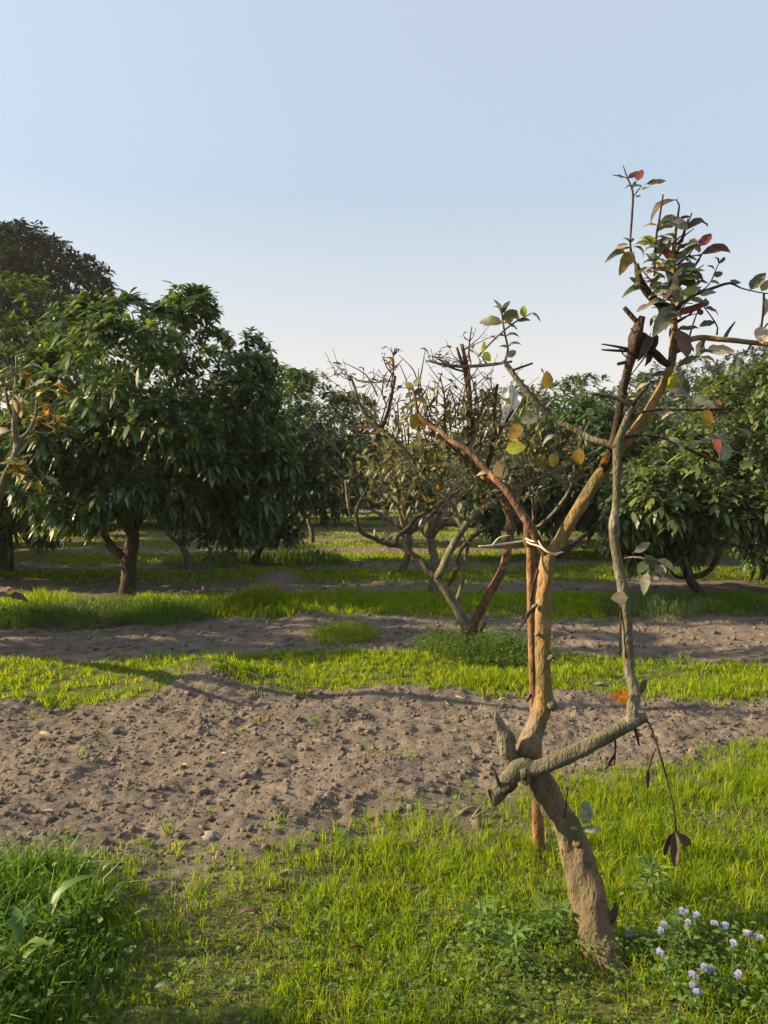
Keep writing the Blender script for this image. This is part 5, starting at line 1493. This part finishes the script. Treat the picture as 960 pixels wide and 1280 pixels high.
for i, (xx, yy) in enumerate(((-8.6, 12.9), (-11.8, 12.6), (-9.6, 16.2), (-12.6, 16.0), (-9.4, 19.6), (-12.0, 19.4), (-9.6, 23.0), (3.2, 16.2), (5.4, 16.0), (6.3, 19.6), (8.4, 19.5))):
    o = copy_tree(protos[i % 3], (xx, yy, gz(xx, yy) - 0.03), rdf.uniform(0, 6.28), rdf.uniform(0.85, 1.05))
    o['label'] = 'lychee tree in the shaded middle rows behind the large dark lychee' if xx < 0 else 'lychee tree in the middle rows behind the small bent-trunked lychee'
    o['group'] = 'middle rows behind the large lychee' if xx < 0 else 'middle rows behind the bent lychee'

# ------------------------------------------------------------------ small plants in front
def weed_leaf(kind, mat):
    V, F = [], []
    if kind == 'long':
        n = 7
        for i in range(n + 1):
            t = i / n
            w = 0.15 * (0.45 + 0.55 * math.sin(math.pi * t ** 0.8)) * (1 - t ** 4) * (1 + 0.16 * math.sin(i * 2.7)) + 0.004
            z = 0.16 * math.sin(t * 2.4) - 0.42 * t * t
            V += [(t, -w, z + 0.4 * w), (t, 0, z), (t, w, z + 0.4 * w)]
        for i in range(n):
            a = i * 3
            F += [(a, a + 3, a + 4, a + 1), (a + 1, a + 4, a + 5, a + 2)]
    else:                                                     # palmate, five fingers
        for k in range(5):
            a = math.radians((k - 2) * 38)
            ln = (0.55, 0.85, 1.0, 0.85, 0.55)[k]
            ca, sa = math.cos(a), math.sin(a)
            o = len(V)
            for (u, w, z) in ((0.02, 0.0, 0), (0.5, 0.10, 0.03), (0.5, 0, -0.01), (0.5, -0.10, 0.03), (1.0, 0, -0.14)):
                V.append((u * ln * ca - w * sa, u * ln * sa + w * ca, z - 0.06 * u))
            F += [(o, o + 2, o + 4, o + 1), (o, o + 3, o + 4, o + 2)]
    return mesh_quads('weed_leaf', np.array(V), F, mat, False)


WL_LONG, WL_PALM = weed_leaf('long', M['weed']), weed_leaf('palm', M['weed'])


def put(me, name, parent, root, loc, d, n, size):
    d = Vector(d).normalized()
    n = Vector(n)
    n = (n - d * n.dot(d)).normalized()
    o = bpy.data.objects.new(name, me)
    o.location = Vector(loc) - root.location
    o.rotation_euler = Matrix((d, n.cross(d), n)).transposed().to_euler()
    o.scale = (size, size, size)
    col.objects.link(o)
    o.parent = parent
    return o


# lilac pompom heads
def pompom():
    rd = random.Random(3)
    V, T = [], []
    for i in range(90):
        z = rd.uniform(-0.35, 1)
        a = rd.uniform(0, 6.28)
        q = math.sqrt(1 - z * z)
        d = Vector((q * math.cos(a), q * math.sin(a), z))
        s = d.orthogonal().normalized()
        s = Matrix.Rotation(rd.uniform(0, 6.28), 3, d) @ s
        o = len(V)
        L_ = rd.uniform(0.8, 1.15)
        V += [d * 0.25 - s * 0.05, d * 0.25 + s * 0.05, d * L_ + s * 0.10 + Vector((rd.uniform(-0.1, 0.1), rd.uniform(-0.1, 0.1), 0)), d * L_ - s * 0.10]
        T += [(o, o + 1, o + 2, o + 3)]
    return mesh_quads('flower_head', np.array([tuple(v) for v in V]), T, M['petal'], False)


POM = pompom()
flower_plants = [
    ('lilac-flowered weed with a single head close to the leaning trunk', [(787, 1167, 2.32)]),
    ('lilac-flowered weed with five heads in the taller grass', [(832, 1158, 2.22), (828, 1164, 2.22), (853, 1139, 2.24), (861, 1155, 2.22), (868, 1143, 2.23)]),
    ('lilac-flowered weed with paired heads above the grass', [(895, 1155, 2.2), (907, 1157, 2.2), (934, 1167, 2.18), (948, 1174, 2.17)]),
    ('lilac-flowered weed with low scattered heads in the broad-leaved weeds', [(831, 1197, 2.12), (826, 1190, 2.12), (866, 1221, 2.06), (872, 1242, 2.02), (866, 1232, 2.04)]),
    ('lilac-flowered weed with two heads beside the low-headed one', [(882, 1209, 2.08), (887, 1214, 2.08), (923, 1219, 2.06), (917, 1180, 2.13)]),
]
for lab, heads in flower_plants:
    hp = [P(*h) for h in heads]
    cx = sum(h.x for h in hp) / len(hp)
    cy = sum(h.y for h in hp) / len(hp) - 0.03
    b = Vector((cx, cy, gz(cx, cy)))
    root = empty('flowering_weed', b, lab, 'flower', 'lilac flowering weeds')
    for h in hp:
        m = b.lerp(h, 0.55) + Vector((random.uniform(-0.02, 0.02), random.uniform(-0.02, 0.02), 0.01))
        obj('stem', tube_mesh('stem', [tube_arrays([b + Vector((random.uniform(-0.02, 0.02), random.uniform(-0.02, 0.02), -0.01)), m, h], [0.0022, 0.0018, 0.0012], 5, 0.03)], M['feather'], b), root)
        for q in range(3):
            put(POM, 'flower_head', root, root, h + Vector((random.uniform(-1, 1), random.uniform(-1, 1), random.uniform(-0.5, 0.7))) * 0.008, (random.uniform(-0.3, 0.3), 1, 0), (random.uniform(-0.4, 0.4), random.uniform(-0.4, 0.4), 1), random.uniform(0.0075, 0.0105))
        for q in range(6):
            t = random.uniform(0.2, 0.92)
            p_ = b.lerp(m, t * 2) if t < 0.5 else m.lerp(h, t * 2 - 1)
            a = random.uniform(0, 6.28)
            put(LEAF[('round', 'green')] if False else WL_LONG, 'leaf', root, root, p_, (math.cos(a), math.sin(a), random.uniform(-0.1, 0.6)), (0, 0, 1), random.uniform(0.02, 0.042))

for lab, px, py, Y, n, sz, kind in (('thistle plant with long wavy leaves in the lush grass clump', 62, 1215, 2.28, 9, 0.13, 'long'), ('smaller thistle plant with arched leaves beside the wavy-leaved one', 25, 1262, 2.12, 7, 0.11, 'long'),
                                    ('thistle seedling at the outer edge of the lush grass clump', 125, 1150, 2.55, 5, 0.08, 'long'),
                                    ('feather-leaved weed growing below the hanging dead leaves', 815, 1118, 2.55, 16, 0.075, 'palm'), ('feather-leaved weed left of the leaning trunk foot', 690, 1195, 2.34, 16, 0.07, 'palm'),
                                    ('feather-leaved weed nearest the bare turf left of the leaning trunk foot', 640, 1236, 2.2, 14, 0.07, 'palm'), ('feather-leaved weed among the lilac flowers', 850, 1190, 2.25, 14, 0.06, 'palm'), ('feather-leaved weed farthest from the leaning trunk on its left', 600, 1190, 2.35, 14, 0.06, 'palm')):
    c = P(px, py, Y)
    b = Vector((c.x, c.y, gz(c.x, c.y)))
    root = empty('weed_plant', b, lab, 'weed', 'leafy weeds in the near grass')
    hgt = 0.16 if kind == 'long' else 0.13
    obj('stem', tube_mesh('stem', [tube_arrays([b - Vector((0, 0, 0.01)), b + Vector((0.005, 0, hgt * 0.5)), b + Vector((0, 0.01, hgt))], [0.004, 0.003, 0.002], 6, 0.03)], M['feather'], b), root)
    for i in range(n):
        a = i * 2.4 + random.uniform(-0.3, 0.3)
        t = (i + 0.5) / n
        put(WL_LONG if kind == 'long' else WL_PALM, 'leaf', root, root, b + Vector((math.cos(a) * 0.01, math.sin(a) * 0.01, hgt * (0.15 + 0.85 * t))), (math.cos(a), math.sin(a), 0.25 + 0.5 * t), (0, 0, 1), sz * random.uniform(0.75, 1.2))


# ------------------------------------------------------------------ things lying on the ground
def ground_px(px, py):
    Y = EYE * FPX / (py - HOR)
    for _ in range(6):
        p = P(px, py, Y)
        Y += (p.z - gz(p.x, p.y)) * FPX / (py - HOR)
    return P(px, py, Y)


STONE_ME = []
for k in range(3):
    V, Q_, cp = tube_arrays([(0, 0, 0.0), (0, 0, 0.25), (0.03, 0, 0.5), (0.02, 0.02, 0.72)], [0.42, 0.55, 0.45, 0.12], 11, 0.12, 0.4, 700 + k)
    STONE_ME.append(tube_mesh('stone', [(V, Q_, cp)], M['stone']))
for i, (px, py, lpx, lab) in enumerate([(263, 1047, 27, 'largest pale grey stone at the edge of the tilled bed'), (38, 1042, 18, 'grey stone beside the lush grass clump'), (408, 995, 15, 'round grey stone on the tilled bed')] +
                                       [(random.uniform(60, 620), random.uniform(900, 1060), random.uniform(5, 9), 'small grey pebble lying on the nearest tilled bed') for _ in range(14)]):
    c = ground_px(px, py)
    s = lpx / FPX * c.y
    o = obj('stone', STONE_ME[i % 3], None, c - Vector((0, 0, 0.25 * s)), label=lab, cat='stone', group='pebbles on the tilled bed' if i > 2 else 'stones by the tilled bed')
    o.rotation_euler = (random.uniform(-0.3, 0.3), random.uniform(-0.3, 0.3), random.uniform(0, 6.28))
    o.scale = (s, s * random.uniform(0.65, 0.9), s * random.uniform(0.6, 0.8))

fl = [(366, 1104, 18, 'tan', 'bent', 'upright tan fallen leaf in the sparse grass'), (296, 1162, 34, 'brown', 'curl', 'large curled brown fallen leaf in the grass'), (328, 1158, 26, 'tan', 'bent', 'folded pinkish fallen leaf on the curled brown one'),
      (42, 926, 34, 'tan', 'curl', 'long tan dry leaf on the tilled bed'), (66, 1016, 14, 'tan', 'round', 'small pinkish fallen leaf near the lush grass clump'), (192, 1154, 24, 'grey', 'bent', 'grey-green fallen leaf in the trodden grass'),
      (216, 1250, 22, 'grey', 'bent', 'grey fallen leaf on the bare trodden patch'), (634, 874, 16, 'tan', 'bent', 'pale fallen leaf behind the broken grey shard'), (742, 857, 14, 'grey', 'round', 'pale leaf lying on the grass strip beside the upright stem'),
      (825, 1076, 16, 'red', 'bent', 'reddish fallen leaf under the hanging dead leaves'), (458, 1205, 30, 'brown', 'curl', 'brown fallen leaf half sunk in the grass below the tilled bed')]
FLL = 'small dry fallen leaf on the nearest tilled bed'
fl += [(random.uniform(20, 930), random.uniform(885, 1010), random.uniform(8, 15), random.choice(('tan', 'tan', 'brown', 'grey')), random.choice(('bent', 'curl', 'fold')), FLL) for _ in range(34)]
for px, py, lpx, c_, s_, lab in fl:
    c = ground_px(px, py)
    a = random.uniform(-0.6, 0.6) + random.choice((0, math.pi))
    up = 0.045 if py > 1090 else 0.008
    o = obj('fallen_leaf', LEAF[(s_, c_)], None, c + Vector((0, 0, up)), label=lab, cat='leaf', group='dry leaves on the tilled bed' if lab == FLL else 'single fallen leaves')
    o.rotation_euler = (random.uniform(-0.5, 0.5), random.uniform(-0.35, 0.1), a)
    s = lpx / FPX * c.y
    o.scale = (s, s, s)
for i, (x0, y0, x1, y1, w) in enumerate(((575, 1020, 596, 1012, 2.4), (588, 1030, 604, 1010, 1.6), (592, 1026, 612, 1018, 2.0), (540, 1044, 560, 1036, 1.4), (548, 876, 562, 884, 1.6), (570, 872, 590, 882, 1.4))):
    a_, b_ = ground_px(x0, y0), ground_px(x1, y1)
    a_.z += 0.012
    b_.z += 0.015
    me = tube_mesh('stick', [tube_arrays([a_, a_.lerp(b_, 0.5) + Vector((0, 0, 0.006)), b_], [w / FPX * a_.y, w / FPX * a_.y, w / FPX * a_.y * 0.6], 6, 0.03, 0.2, i)], M['straw'], a_)
    obj('stick', me, None, a_, label='short dry stick on the tilled bed edge left of the trunk' if i < 4 else 'thin dry stick on the far side of the tilled bed', cat='stick', group='dry sticks near the trunk' if i < 4 else 'dry sticks beyond the trunk')


# ------------------------------------------------------------------ thin dusty air over the orchard
hm, hnt, hout = new_mat('dusty_air')
hv = N(hnt, 'ShaderNodeVolumePrincipled')
hv.inputs['Color'].default_value = (0.96, 0.93, 0.90, 1)
hv.inputs['Density'].default_value = 0.0005
hv.inputs['Anisotropy'].default_value = 0.2
hnt.links.new(hv.outputs[0], hout.inputs['Volume'])
X0, X1, Y0, Y1, Z0, Z1 = -800, 800, -160, 1100, -1.5, 20
hb = [(X0, Y0, Z0), (X1, Y0, Z0), (X1, Y1, Z0), (X0, Y1, Z0), (X0, Y0, Z1), (X1, Y0, Z1), (X1, Y1, Z1), (X0, Y1, Z1)]
hf = [(0, 3, 2, 1), (4, 5, 6, 7), (0, 1, 5, 4), (1, 2, 6, 5), (2, 3, 7, 6), (3, 0, 4, 7)]
obj('haze', mesh_quads('haze', np.array(hb, dtype=float), hf, hm, False), kind='stuff', label='thin pale dusty haze hanging over the orchard', cat='haze')
